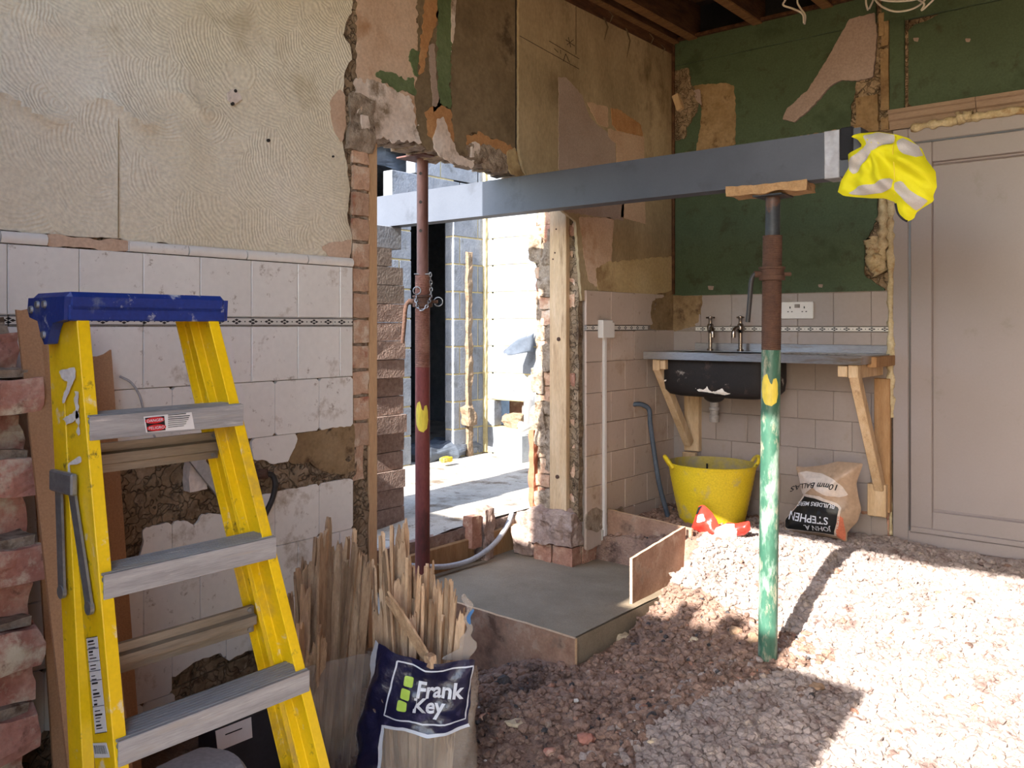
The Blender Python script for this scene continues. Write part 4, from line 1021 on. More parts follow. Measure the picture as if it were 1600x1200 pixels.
# ragged insulation / timber strip beside the yard doorway
p = onX(731, 500, AX)
tag(MB().rough((AX-.01, p.y-.028, .02), (AX+.03, p.y+.028, 1.72), seg=(3, 3, 50), amp=.014, fr=9, seed=7).build('insulation_strip', 'insulation', None, loc=(AX, p.y, .02)), 'ragged brown strip standing against the yard block wall', 'insulation')
tag(MB().rough((AX-.0, p.y-.10, .28), (AX+.09, p.y+.01, .44), seg=5, amp=.03, fr=9, seed=17, rnd=.4).build('insulation_tuft', 'insulation', None, loc=(AX, p.y, .28)), 'torn brown tuft low beside the dark yard doorway', 'insulation')
# crumpled sheet on the threshold of the yard doorway
q = onZ(695, 712, .03)
tag(MB().rough((q.x-.25, q.y-.35, .02), (q.x+.12, q.y+.35, .13), seg=10, amp=.05, fr=6, seed=4, rnd=.4).build('plastic_sheet', 'plastic_sheet', None, loc=(q.x, q.y, .02)), 'crumpled grey plastic sheet at the dark yard doorway', 'plastic sheet')
q = onZ(697, 716, .08)
tag(MB().rough((q.x-.03, q.y-.05, .05), (q.x+.03, q.y+.05, .09), seg=4, amp=.012, fr=12, seed=4, rnd=.3).build('yellow_scrap', 'trug_yellow', None, loc=q), 'small yellow scrap on the yard doorway threshold', 'scrap')
# plastic flap hanging on the far wall
f0, f1, f2 = onY(786, 549, BYY-.25), onY(834, 515, BYY-.02), onY(834, 556, BYY-.05)
mb = MB(); vv = []; nn = 10
for i in range(nn+1):
    for j in range(nn+1):
        a, b = i/nn, j/nn
        p = f0.lerp(f1.lerp(f2, b), a) + Vector((0, -.12*math.sin(a*3.1)*b, .03*math.sin(a*5+b*3)*a))
        vv.append(p)
mb.add(vv, [(i*(nn+1)+j, (i+1)*(nn+1)+j, (i+1)*(nn+1)+j+1, i*(nn+1)+j+1) for i in range(1, nn) for j in range(nn)])
o = mb.build('plastic_flap', 'plastic_sheet', None, smooth=True, loc=f1); o.modifiers.new('s', 'SOLIDIFY').thickness = .003
tag(o, 'dark plastic membrane flap sticking out of the sunlit block wall', 'plastic sheet')
# recess in the far wall: debris, pipe, block below
MB().box((-4.80, BYY+.30, .2), (-4.15, BYY+.36, .56)).build('recess_back', 'brick_red', YB)
MB().box((-4.80, BYY+.02, .19), (-4.15, BYY+.32, .245)).build('recess_sill', 'mortar_grey', YB)
p = onY(800, 655, BYY+.05)
tag(MB().rough((p.x-.10, BYY+.02, .245), (p.x+.10, BYY+.16, .36), seg=6, amp=.03, fr=12, seed=9, rnd=.4).build('rubble_heap', 'insulation', None, loc=(p.x, BYY+.09, .245)), 'small heap of brown debris in the wall recess', 'rubble')
p = onY(804, 655, BYY-.02)
tag(MB().tube([(p.x, BYY+.10, .24), (p.x, BYY+.10, .44)], .012, n=10).build('pipe_stub', 'white_plastic', None, loc=(p.x, BYY+.1, .24)), 'thin white pipe stub standing in the wall recess', 'pipe')
p0, p1 = onY(781, 700, BYY-.24), onY(815, 700, BYY-.24)
o = MB().box((p0.x, BYY-.24, .02), (p1.x, BYY-.02, .235), bev=.004).build('concrete_block', 'blockwork_end', None, loc=(p0.x, BYY-.13, .02)); tag(o, 'single pale grey block standing sunlit below the wall recess', 'block')
mb = MB(); p = onY(827, 668, BYY-.2); mb.tube([p+Vector((0, 0, .25)), p+Vector((0, 0, .02)), p+Vector((-.08, 0, -.0))], .045, n=14)
tag(mb.build('soil_pipe', 'white_plastic', None, smooth='auto', loc=p), 'white plastic soil pipe elbow beside the brick pier', 'pipe')
# dark plastic hanging above the stepped wall end
p = onX(600, 245, AX-.3)
tag(MB().rough((p.x-.2, p.y-.25, p.z-.10), (p.x+.1, p.y+.32, p.z+.06), seg=6, amp=.05, fr=5, seed=2, rnd=.3).build('roof_membrane', 'plastic_sheet', None, loc=p), 'dark membrane heap lying on top of the stepped block wall', 'plastic sheet')
# low wall added out of view to shade the near part of the yard
o = MB().box((-8, .9, 0), (-2.72, 1.1, 1.62), bev=.01).build('wall_yard_shade', 'blockwork'); tag(o, 'unseen low block wall added to shade the near yard', 'wall', kind='structure')

# stack of flat blocks carrying the beam end
SX1 = -3.50; SY0, SY1 = 2.90, 3.30
ordn = ['lowest', 'second', 'third', 'fourth', 'fifth', 'sixth', 'seventh', 'eighth', 'ninth', 'tenth', 'eleventh', 'twelfth', 'thirteenth', 'fourteenth', 'fifteenth']
z = .0
for k in range(15):
    h = .100; dx = random.uniform(-.012, .02); dy = random.uniform(-.01, .012); sm = k >= 12
    ln = .44 if k < 14 else .30
    mb = MB().rough((SX1-ln+dx, SY0+dy, z+.002), (SX1+dx, SY1+dy-(.09 if k == 14 else 0), z+h), seg=(6, 5, 2), amp=.0016, fr=22, seed=k*2.3)
    o = mb.build('concrete_block', 'block_smooth' if sm else 'block_rough', None, loc=(SX1-.2, 3.1, z))
    tag(o, ('rough reddish' if not sm else 'smooth grey-brown')+' concrete block, '+ordn[k]+' from the ground in the stack under the beam', 'block', 'blocks stacked under the beam end')
    z += h + .002
BEAM_Z0 = 1.655; BEAM_Z1 = 1.828; BMY = 3.22
o = MB().box((SX1-.30, 3.02, z), (SX1-.02, 3.30, BEAM_Z0-.002), bev=.003).build('packing_slate', 'blockwork', None, loc=(SX1-.15, 3.15, z)); tag(o, 'thick grey packing slab on top of the block stack under the beam', 'slab')

# ================================================================== SLAB, FORMWORK, THRESHOLD
mb = MB(); nx_, ny_ = 26, 40
x0, x1, y0, y1 = -3.15, -2.04, 2.87, 3.95
vv = [(x0+(x1-x0)*i/nx_, y0+(y1-y0)*j/ny_, -.18+.004*fbm((i*.1, j*.1, 0), 1.3, 2)) for i in range(nx_+1) for j in range(ny_+1)]
mb.add(vv, [(i*(ny_+1)+j, (i+1)*(ny_+1)+j, (i+1)*(ny_+1)+j+1, i*(ny_+1)+j+1) for i in range(nx_) for j in range(ny_)])
mb.box((x0, y0, -.55), (x1, y1, -.188))
o = mb.build('floor_slab', 'concrete_wet', smooth=False); tag(o, 'freshly levelled wet concrete slab at the foot of the pier', 'concrete slab', kind='structure')
def board(name, pts_top, pts_bot, ext, label, m=('plywood', 'plywood_edge'), cat='board'):
    """flat board: front face given by two top and two bottom points, pushed along ext; material 1 on the rim"""
    a, b = [Vector(p) for p in pts_top]; c, d = [Vector(p) for p in pts_bot]; e = Vector(ext); n = 14
    T = [a.lerp(b, i/n)+Vector((0, 0, .004*nz((i*.9, a.x, a.y), 1, 3))) for i in range(n+1)]
    B = [c.lerp(d, i/n) for i in range(n+1)]
    mb = MB()
    for off in (Vector((0, 0, 0)), e):
        o = len(mb.v); mb.v += [tuple(p+off) for p in T+B]
        mb.f += [(o+i, o+i+1, o+n+1+i+1, o+n+1+i) for i in range(n)]; mb.mi += [0]*n
    k = 2*(n+1)
    mb.f += [(i, i+1, k+i+1, k+i) for i in range(n)]; mb.mi += [1]*n
    mb.f += [(n+1+i, n+2+i, k+n+2+i, k+n+1+i) for i in range(n)]; mb.mi += [1]*n
    mb.f += [(0, n+1, k+n+1, k), (n, 2*n+1, k+2*n+1, k+n)]; mb.mi += [1, 1]
    o = mb.build(name, list(m), None, loc=c); tag(o, label, cat); return o
board('formwork_board', [(-2.76, 2.855, -.165), (-2.02, 2.855, -.175)], [(-2.76, 2.855, -.5), (-2.02, 2.855, -.33)], (0, .016, 0), 'muddy plywood shutter board across the front of the wet slab')
board('formwork_board', [(-2.075, 3.39, .03), (-2.10, 3.95, .075)], [(-2.075, 3.39, -.24), (-2.10, 3.95, -.14)], (-.014, 0, 0), 'plywood shutter board holding back the sunlit gravel')
board('formwork_board', [(-2.60, 3.985, .09), (-2.085, 3.985, .055)], [(-2.60, 3.985, -.2), (-2.085, 3.985, -.2)], (0, .016, 0), 'plywood shutter board between tiled wall and yellow tub')
# orange edging board, brick and stump on the threshold
o = MB().box((-3.145, 2.6, -.185), (-3.115, 3.46, -.05), bev=.004).build('edging_board', 'timber_orange', None, loc=(-3.13, 2.9, -.185)); tag(o, 'orange edging board along the threshold behind the red prop', 'timber')
o = MB().box((-3.145, 3.60, -.185), (-3.115, 3.95, -.045), bev=.004).build('edging_board', 'timber_orange', None, loc=(-3.13, 3.7, -.185)); tag(o, 'short orange edging board between the stump and the pier foot', 'timber')
p = onX(758, 850, -3.11)
o = MB().rough((p.x-.035, p.y-.04, -.182), (p.x+.035, p.y+.04, .10), seg=(5, 5, 9), amp=.016, fr=12, seed=4, rnd=.12).build('mortar_stump', 'concrete_rough', None, loc=(p.x, p.y, -.182)); tag(o, 'rough mortar stump standing on the doorway threshold', 'stump')
o = MB().rough((p.x-.05, p.y-.13, -.10), (p.x+.02, p.y-.05, .07), seg=4, amp=.006, fr=18, seed=8).build('threshold_brick', 'brick_red', None, loc=(p.x-.08, p.y, -.18)); tag(o, 'red brick on end beside the mortar stump on the threshold', 'brick')
# grey conduit across the slab
pts = [onX(800, 802, -3.11), onX(792, 822, -3.08), onX(772, 850, -3.05), onX(740, 873, -3.06), onX(705, 884, -3.07), onX(672, 886, -3.07), onX(640, 884, -3.06)]
o = MB().tube(smoothpath(pts, 8), .014, n=12).build('flexible_conduit', 'cable_grey', None, smooth='auto', loc=pts[3]); tag(o, 'grey flexible conduit curving over the threshold onto the slab', 'pipe')

# ================================================================== NEAR-LEFT TOOTHED BRICK NIB
NB = tag(empty('wall_stub', (-2.5, .85, -.4)), 'broken toothed end of a brick wall at the left edge', 'wall', kind='structure')
zz = -.38; k = 0
core = MB().rough((-2.66, .60, -.4), (-2.50, .90, 1.12), seg=(3, 3, 30), amp=.012, fr=12, seed=5); core.build('stub_mortar', 'mortar_grey', NB)
edges = {0: 64, 1: 55}
while zz < 1.06:
    h = .088+.01*random.random(); big = k % 2 == 0
    # right edge of the brick in the photo, taken on the plane y = .90
    pxe = (66 if big else 44) + random.uniform(-6, 8) - max(0, zz-.55)*34
    X1 = onY(pxe, 600, .90).x
    MB().rough((-2.62, .64, zz), (X1, .90+.01*random.random(), zz+h), seg=(6, 4, 4), amp=.016, fr=11, seed=k*3.1, rnd=.08).build('brick', 'brick_broken', NB)
    MB().rough((-2.62, .64, zz+h-.004), (X1-.03, .885, zz+h+.018), seg=(6, 4, 2), amp=.010, fr=18, seed=k*4.1).build('mortar_joint', 'mortar_grey', NB)
    zz += h+.012; k += 1

# ================================================================== STEEL BEAM
bm_root = thing('steel_beam', (-2.4, BMY, BEAM_Z0), 'long grey painted steel channel beam propped across the doorway', 'beam')
bx1 = onY(1345, 250, BMY).x; bx0 = -4.15; tw = .009
mb = MB()
pr = [(0, 0), (.09, 0), (.09, .012), (.012, .020), (.012, BEAM_Z1-BEAM_Z0-.020), (.09, BEAM_Z1-BEAM_Z0-.012), (.09, BEAM_Z1-BEAM_Z0), (0, BEAM_Z1-BEAM_Z0)]
mb.prism([(bx0, BMY+a, BEAM_Z0+c) for a, c in pr], (bx1-bx0, 0, 0)); mb.build('channel', 'beam_paint', bm_root)
ta, tb = onY(1288, 250, BMY).x, onY(1312, 250, BMY).x
mb = MB(); t_ = .003
mb.box((ta, BMY-t_, BEAM_Z0-t_), (tb, BMY+.093, BEAM_Z1+t_), bev=.002)
mb.build('tape', 'tape_silver', bm_root)
MB().box((tb, BMY-.006, BEAM_Z0+.06), (tb+.05, BMY+.09, BEAM_Z1+.008), bev=.006).build('black_wrap', 'black_cloth', bm_root)

# ================================================================== HI-VIS VEST (draped over the beam end)
VP = BMY-.055
def vest_h(u, v):
    """how far the cloth stands in front of its plane: folds radiating from the beam end"""
    a = math.atan2(v-232, u-1368); r = math.hypot(u-1368, v-232)
    f = .024*math.sin(a*5.0+.6)*min(1, r/60) + .016*math.sin(a*9+r*.045+1.2)*min(1, r/40) + .008*math.sin(u*.16-v*.22) + .018*fbm((u*.02, v*.02, 0), 1.0, 3.3)
    return f
vest_poly = [(1326, 212), (1345, 208), (1372, 206), (1400, 210), (1420, 216), (1440, 232), (1448, 250), (1462, 268), (1464, 292), (1458, 306), (1460, 314), (1440, 326), (1432, 332), (1428, 342), (1416, 347), (1404, 336), (1399, 316), (1382, 310), (1362, 310), (1335, 308), (1318, 306), (1309, 300), (1314, 282), (1326, 262), (1325, 240), (1348, 228), (1340, 218)]
def puffy(poly, Y, front, back, hf, res=5, s=18., scale=.0022):
    """closed cloth/sack body: front and back skins that meet at the outline"""
    mb = MB()
    for sgn, amp in ((1, front), (-1, back)):
        def mp(u, v, dep, d, sgn=sgn, amp=amp):
            p = onY(u, v, Y); k = 1-math.exp(-d/s)
            return p + Vector((0, -sgn*(amp*k + (hf(u, v)*k if sgn > 0 else 0)), 0))
        vs_, fs = field_sheet(poly, res, mp, rag=0, skirt=False)
        mb.add(vs_, fs)
    return mb
def on_puffy(Y, amp, hf, outline, s=18., lift=.003):
    def mp(u, v, dep, d):
        dd = float(sdf(outline, np.array([[u]]), np.array([[v]]))[0, 0]); k = 1-math.exp(-max(dd, 0)/s)
        return onY(u, v, Y) + Vector((0, -(amp*k+hf(u, v)*k+lift), 0))
    return mp
vest = thing('hi_vis_vest', onY(1385, 340, VP), 'crumpled yellow high-visibility vest draped over the beam end', 'vest')
puffy(vest_poly, VP, .060, .05, vest_h, res=4).build('cloth', 'hi_vis_yellow', vest, smooth=True)
vmap = on_puffy(VP, .060, vest_h, vest_poly, lift=.003)
for band in [[(1352, 214), (1372, 207), (1398, 211), (1402, 226), (1384, 230), (1370, 236), (1358, 252), (1346, 266), (1336, 274), (1328, 266), (1327, 254), (1340, 246), (1352, 232), (1358, 226)],
             [(1404, 222), (1412, 216), (1436, 228), (1444, 244), (1436, 248), (1418, 244), (1410, 238)],
             [(1325, 304), (1345, 293), (1372, 290), (1401, 280), (1401, 297), (1380, 303), (1352, 306)],
             [(1403, 286), (1412, 284), (1424, 298), (1436, 306), (1452, 314), (1440, 325), (1432, 330), (1420, 318), (1404, 300)]]:
    vs_, fs = field_sheet(band, 4, vmap, skirt=False); MB().add(vs_, fs).build('reflective_band', 'reflective_band', vest, smooth=True)
path = [vmap(u, v, 1, 0) for u, v in [(1400, 318), (1403, 332), (1410, 341), (1418, 346)]]
MB().tube(smoothpath(path, 4), .004, n=8).build('binding', 'black_cloth', vest, smooth=True)
path = [vmap(u, v, 1, 0)+Vector((0, -.002, 0)) for u, v in [(1401, 214), (1402, 240), (1402, 270), (1402, 306)]]
MB().tube(smoothpath(path, 4), .0016, n=6).build('seam', 'yellow_daub', vest)

# ================================================================== PROPS
def prop(name, base, ztop, r_out, r_in, zc, zt, label, mats, lean=0., daub=None, handle_side=-1, plate=.075):
    x, y, z0 = base; t = thing(name, (x, y, z0), label, 'prop')
    def P(z, dx=0, dy=0): return Vector((x+lean*(z-z0)+dx, y+dy, z))
    m_out, m_in, m_thr = mats
    mb = MB().cyl(P(z0+.006), P(zc-.30), r_out, n=32); mb.build('outer_tube', m_out, t, smooth='auto')
    # threaded part: a stack of rings
    prof = []; z = zc-.30; 
    while z < zt: prof += [(r_out*.985, z), (r_out*1.02, z+.004)]; z += .008
    mb = MB(); n = 32; vv = []
    for rr, zz_ in prof:
        c = P(zz_)
        for j in range(n): a = 2*math.pi*j/n; vv.append(c+Vector((rr*math.cos(a), rr*math.sin(a), 0)))
    k = len(prof)
    fs = [(i*n+j, i*n+(j+1) % n, (i+1)*n+(j+1) % n, (i+1)*n+j) for i in range(k-1) for j in range(n)]
    fs += [tuple(range(n))[::-1], tuple(range((k-1)*n, k*n))]
    mb.add(vv, fs); mb.build('thread', m_thr, t)
    it = MB().cyl(P(zt-.02), P(ztop-.008), r_in, n=28).build('inner_tube', m_in, t, smooth='auto')
    for q in (zt+.20, zt+.33, zt+.46):
        if q < ztop-.05:
            c = P(q); d = (CAM-c); d.z = 0; d = (d.normalized()+RT*-.35).normalized()
            MB().cyl(c+d*(r_in-.004), c+d*(r_in+.0006), .0075, n=14).build('pin_hole', 'painted_shadow', it)
    MB().box(P(ztop-.008)+Vector((-plate, -plate, 0)), P(ztop-.008)+Vector((plate, plate, .008)), bev=.002).build('head_plate', m_in, t)
    MB().box(P(z0)+Vector((-.075, -.075, 0)), P(z0)+Vector((.075, .075, .007)), bev=.002).build('base_plate', m_out, t)
    c = P(zc)
    col = MB().lathe([(r_out*1.02, -.026), (r_out*1.36, -.024), (r_out*1.36, -.006), (r_out*1.22, -.004), (r_out*1.22, .018), (r_out*1.38, .02), (r_out*1.38, .028), (r_out*1.02, .03)], c, n=28).build('collar', 'rust_dark', t, smooth='auto')
    side = RT*handle_side; fwd = -FW
    h0 = c + side*(r_out*1.3); 
    MB().cyl(h0-side*.012, h0+side*.022, .013, n=14).build('handle_lug', 'rust_dark', col)
    pts = [h0+side*.004, h0+side*.022+Vector((0, 0, -.002)), h0+side*.034+Vector((0, 0, -.03)), h0+side*.040+Vector((0, 0, -.10)), h0+side*.048+Vector((0, 0, -.19))]
    MB().tube(smoothpath(pts, 6), .0095, n=12).build('handle', 'rust_dark' if m_out == 'red_oxide' else 'cable_black', col, smooth='auto')
    MB().tube([c-side*(r_out*1.2), c-side*(r_out*1.2+.03)], .008, n=10).build('collar_pin', 'rust_dark', col)
    if daub:
        (zb0, zb1) = daub
        # daub of yellow paint: curved patch on the tube
        d = (CAM-c); d.z = 0; d.normalize(); a0 = math.atan2(d.y, d.x)
        poly = [(-.85, 0), (-.75, -.5), (-.4, -.9), (.1, -1), (.5, -.75), (.66, -.2), (.6, .4), (.45, .75), (.2, .7), (.08, .35), (-.1, .55), (-.3, 1), (-.6, .9), (-.8, .5)]
        def mp(u, v, dep, dd):
            zz_ = (zb0+zb1)/2 + v*(zb1-zb0)/2; aa = a0 + u*1.25; cc = P(zz_)
            return cc + Vector((math.cos(aa), math.sin(aa), 0))*(r_out+.0012)
        vs_, fs = field_sheet(poly, .04, mp, rag=.03, rfreq=4, skirt=False, seed=zb0); MB().add(vs_, fs).build('paint_daub', 'yellow_daub', t, smooth=True)
    return t, P, col
redp = (-2.80, 2.755, -.178)
rp, P, rcol = prop('red_prop', redp, 1.872, .0335, .0262, 1.213, 1.335, 'rusty red adjustable steel prop holding up the broken lintel', ('red_oxide', 'rusty_tube', 'rusty_thread'), daub=(.62, .76), plate=.085)
# chain and pin ring on the red prop
def chain(pts, parent, r=.0022, L=.016):
    path = smoothpath(pts, 10); d = 0; last = path[0]; k = 0; acc = [path[0]]
    for q in path[1:]:
        if (q-last).length >= L*.78: acc.append(q); last = q
    for a, b in zip(acc, acc[1:]):
        t = (b-a).normalized(); s = t.orthogonal().normalized()
        s = Matrix.Rotation(math.radians(90*(k % 2)), 3, t) @ s; k += 1
        c = (a+b)/2; ring = []
        for i in range(13):
            an = 2*math.pi*i/12; ring.append(c+t*(math.cos(an)*L*.62)+s*(math.sin(an)*L*.36))
        MB().tube(ring, r, n=5).build('chain_link', 'galvanised', parent)
c = P(1.213); sd_ = -FW
chain([P(1.345)+RT*.036+sd_*.01, P(1.26)+RT*.040+sd_*.012, P(1.20)+RT*.030+sd_*.045, P(1.172)+RT*.0+sd_*.05, P(1.20)-RT*.022+sd_*.045, P(1.25)-RT*.024+sd_*.03], rcol)
for cc, rr in ((P(1.213)+RT*.072, .020), (P(1.262)-RT*.022+sd_*.034, .017)):
    ring = [cc+RT*(rr*math.cos(2*math.pi*i/16))+Vector((0, 0, rr*math.sin(2*math.pi*i/16))) for i in range(17)]
    MB().tube(ring, .0025, n=6).build('pin_ring', 'galvanised', rcol)
MB().tube([P(1.338)-RT*.036+sd_*.02, P(1.338)+RT*.036+sd_*.02], .003, n=6).build('locking_pin', 'galvanised', rcol)

gx, gy = -1.375, BMY+.045
gz = onY(1212, 1012, gy).z
gp, P, gcol = prop('green_prop', (gx, gy, gz-.06), 1.618, .037, .0285, onY(1215, 428, gy).z, onY(1215, 368, gy).z, 'green painted adjustable steel prop under the grey beam', ('prop_green', 'prop_steel', 'rust_dark'), lean=.012, daub=(onY(1212, 634, gy).z, onY(1212, 584, gy).z), plate=.06)
# chipboard pad between prop and beam
t = P(1.63)
M4 = Matrix.Translation(t+Vector((0, .0, .009))) @ Matrix.Rotation(math.radians(4), 4, 'Z')
mb = MB().rough((-.165, -.07, -.018), (.15, .065, .016), seg=(14, 8, 4), amp=.010, fr=16, seed=2.2, M=M4)
o = mb.build('timber_pad', 'chipboard_pad', None, loc=t); tag(o, 'splintered wooden pad between the green prop and the beam', 'pad')

# ================================================================== STEPLADDER
lad = thing('stepladder', (-1.55, .95, -.36), 'yellow fibreglass stepladder with blue cap by the left wall', 'ladder')
def fx(z): return -1.70+.20*(.876-z)          # front face
def rx(z): return -1.80-.122*(z-.85)          # front face of the rear frame
YL = lambda z: .760-.003*(1.14-z); YR = lambda z: 1.070+.154*(1.14-z)
def channel(name, xf, yf, z0, z1, dep, fl, t, inner, parent, m='fibreglass_yellow'):
    """C-section rail: web on the outer y, flanges pointing inward (inner = +1 / -1 in y)"""
    mb = MB()
    sec = [(0, 0), (0, inner*fl), (-t, inner*fl), (-t, inner*t), (-dep+t, inner*t), (-dep+t, inner*fl), (-dep, inner*fl), (-dep, 0)]
    lo = [Vector((xf(z0)+a, yf(z0)+b, z0)) for a, b in sec]; hi = [Vector((xf(z1)+a, yf(z1)+b, z1)) for a, b in sec]
    n = len(sec); mb.add(lo+hi, [tuple(range(n)), tuple(range(2*n-1, n-1, -1))] + [(i, n+i, n+(i+1) % n, (i+1) % n) for i in range(n)])
    o = mb.build(name, m, parent)
    bv = o.modifiers.new('b', 'BEVEL'); bv.width = .0025; bv.segments = 2
    return o
r1 = channel('front_rail', fx, YL, -.36, 1.13, .088, .026, .004, 1, lad)
r2 = channel('front_rail', fx, YR, -.36, 1.13, .088, .026, .004, -1, lad)
q1 = channel('rear_rail', rx, lambda z: YL(z)+.004, -.36, 1.13, .062, .024, .004, 1, lad)
q2 = channel('rear_rail', rx, lambda z: YR(z)-.002+.03*(1.14-z), -.36, 1.13, .062, .024, .004, -1, lad)
for k, zt in enumerate([.876, .577, .277, -.022]):
    x = fx(zt); y0, y1 = YL(zt)+.005, YR(zt)-.005
    mb = MB(); h = .048
    mb.box((x-.084, y0, zt+h-.004), (x+.001, y1, zt+h), bev=.0015); mb.box((x-.002, y0, zt), (x+.002, y1, zt+h), bev=.001); mb.box((x-.084, y0, zt+.008), (x-.080, y1, zt+h), bev=.001)
    for g in range(7): mb.box((x-.078+.011*g, y0, zt+h-.001), (x-.073+.011*g, y1, zt+h+.0016))
    tr_ = mb.build('tread', 'aluminium_dusty', lad)
    for yy, sg in ((YL(zt)+.012, 1), (YR(zt)-.012, 1)):
        for dz in (.014, .036):
            MB().cyl((fx(zt+dz)-.001, yy, zt+dz), (fx(zt+dz)+.004, yy, zt+dz), .0075, .006, n=12).build('rivet', 'galvanised', tr_, smooth='auto')
for zr in (.79, .375, -.03):
    x = rx(zr)-.03; y0, y1 = YL(zr)+.008, YR(zr)-.010
    mb = MB()
    pr = [(-.006, 0), (.006, 0), (.006, .016), (.018, .020), (.018, .040), (.006, .044), (.006, .062), (-.006, .062)]
    mb.prism([(x+a, y0, zr+c) for a, c in pr], (0, y1-y0, 0)); rg = mb.build('rear_rung', 'aluminium_brown', lad)
    for yy in (y0+.012, y1-.012):
        for dz in (.008, .054): MB().cyl((x+.005, yy, zr+dz), (x+.009, yy, zr+dz), .005, n=10).build('rivet', 'galvanised', rg)
# blue cap with its hinge cheek
mb = MB(); zc = 1.123
def capx(z): return fx(z)
mb.box((-1.918, .742, zc), (fx(1.14)+.008, 1.092, zc+.046), bev=.010)
cap = mb.build('cap', 'cap_blue', lad)
prof = [(-1.920, zc+.036), (-1.925, zc+.012), (-1.915, zc-.004), (-1.875, zc-.012), (-1.858, zc-.042), (-1.842, zc-.060), (-1.826, zc-.058), (-1.812, zc-.030), (-1.80, zc-.016), (fx(1.14)+.002, zc-.010), (fx(1.14)+.006, zc+.036)]
for yy in (.737, 1.077): MB().prism([(a, yy, c) for a, c in prof], (0, .020, 0)).build('hinge_cheek', 'cap_blue', cap)
MB().box((fx(1.14)-.004, .745, zc-.012), (fx(1.14)+.008, 1.090, zc+.02), bev=.004).build('cap_apron', 'cap_blue', cap)
for a, c in [(-1.903, zc+.012), (-1.872, zc+.022), (-1.838, zc+.022), (-1.842, zc-.040)]:
    MB().cyl((a, .739, c), (a, .732, c), .009, .007, n=12).build('rivet', 'galvanised', cap, smooth='auto')
# folded spreader bars on the near side
hz = onX(100, 758, -1.78).z
def side_pt(px, py): return onY(px, py, .748)
br = MB(); A, B = side_pt(84, 756), side_pt(119, 752)
br.box((min(A.x, B.x), .738, min(A.z, B.z)-.012), (max(A.x, B.x), .752, max(A.z, B.z)+.014), bev=.004); sp = br.build('spreader_hinge', 'galvanised', lad)
def bar(p, q, wd, name):
    p, q = Vector(p), Vector(q); d = (q-p).normalized(); s = d.cross(Vector((0, 1, 0))).normalized()*wd/2
    mb = MB().prism([p-s, p+s, q+s, q-s], (0, .005, 0)); mb.cyl(q+Vector((0, -.002, 0)), q+Vector((0, .006, 0)), wd*.52, n=16)
    return mb.build(name, 'galvanised', lad)
bar(side_pt(90, 764), side_pt(95, 925), .026, 'spreader_bar'); bar(side_pt(110, 764), side_pt(138, 950), .026, 'spreader_bar')
# stickers
def decal(name, corners, m, parent, off):
    c = [Vector(p)+Vector(off) for p in corners]; return MB().prism(c, Vector(off)*.5).build(name, m, parent)
def web(px, py): return onY(px, py, .7565)
st = decal('spec_label', [web(136, 997), web(153, 994), web(168, 1143), web(150, 1146)], 'white_plastic', r1, (0, -.001, 0))
mb = MB()
for k in range(26):
    if k in (6, 9, 13, 19): continue
    a = k/26.; p = web(139+14*a, 1001+142*a); q = web(150+15*a, 999+142*a); q2_ = p.lerp(q, random.uniform(.4, .95)); hgt = .0018 if k % 3 else .0035
    mb.prism([p+Vector((0, -.0018, 0)), q2_+Vector((0, -.0018, 0)), q2_+Vector((0, -.0018, -hgt)), p+Vector((0, -.0018, -hgt))], (0, -.0004, 0))
mb.build('label_print', 'print_black', st)
mb = MB()
for k in range(7):
    a = [0, .12, .25, .35, .45, .72, 1][k]; p = web(136+14*a, 997+149*a); q = web(153+15*a, 994+149*a)
    mb.tube([p+Vector((0, -.0018, 0)), q+Vector((0, -.0018, 0))], .0008, n=4)
mb.build('label_rules', 'bag_navy', st)
st = decal('barcode_label', [web(146, 1161), web(167, 1160), web(173, 1183), web(149, 1184)], 'white_plastic', r1, (0, -.001, 0))
mb = MB()
for k in range(11):
    a = .06+.085*k; p = web(147+20*a, 1164); q = web(149+22*a, 1177); wd = random.choice([.0008, .0014, .002])
    mb.prism([p+Vector((0, -.0018, 0)), p+Vector((wd, -.0018, 0)), q+Vector((wd, -.0018, 0)), q+Vector((0, -.0018, 0))], (0, -.0004, 0))
mb.build('barcode_print', 'print_black', st)
def scuff(poly, seed):
    vs_, fs = field_sheet(poly, 3, lambda u, v, d, q: web(u, v)+Vector((0, -.0006, 0)), rag=3, rfreq=.12, skirt=False, seed=seed)
    if fs: MB().add(vs_, fs).build('worn_patch', 'stone_white', r1)
scuff([(93, 578), (118, 574), (119, 586), (110, 612), (100, 632), (97, 628), (107, 596), (96, 592)], 1.)
scuff([(117, 612), (123, 612), (126, 690), (120, 675)], 2.); scuff([(98, 655), (122, 640), (124, 652), (104, 664)], 3.); scuff([(105, 722), (126, 713), (128, 722), (112, 728), (110, 742), (105, 740)], 4.)
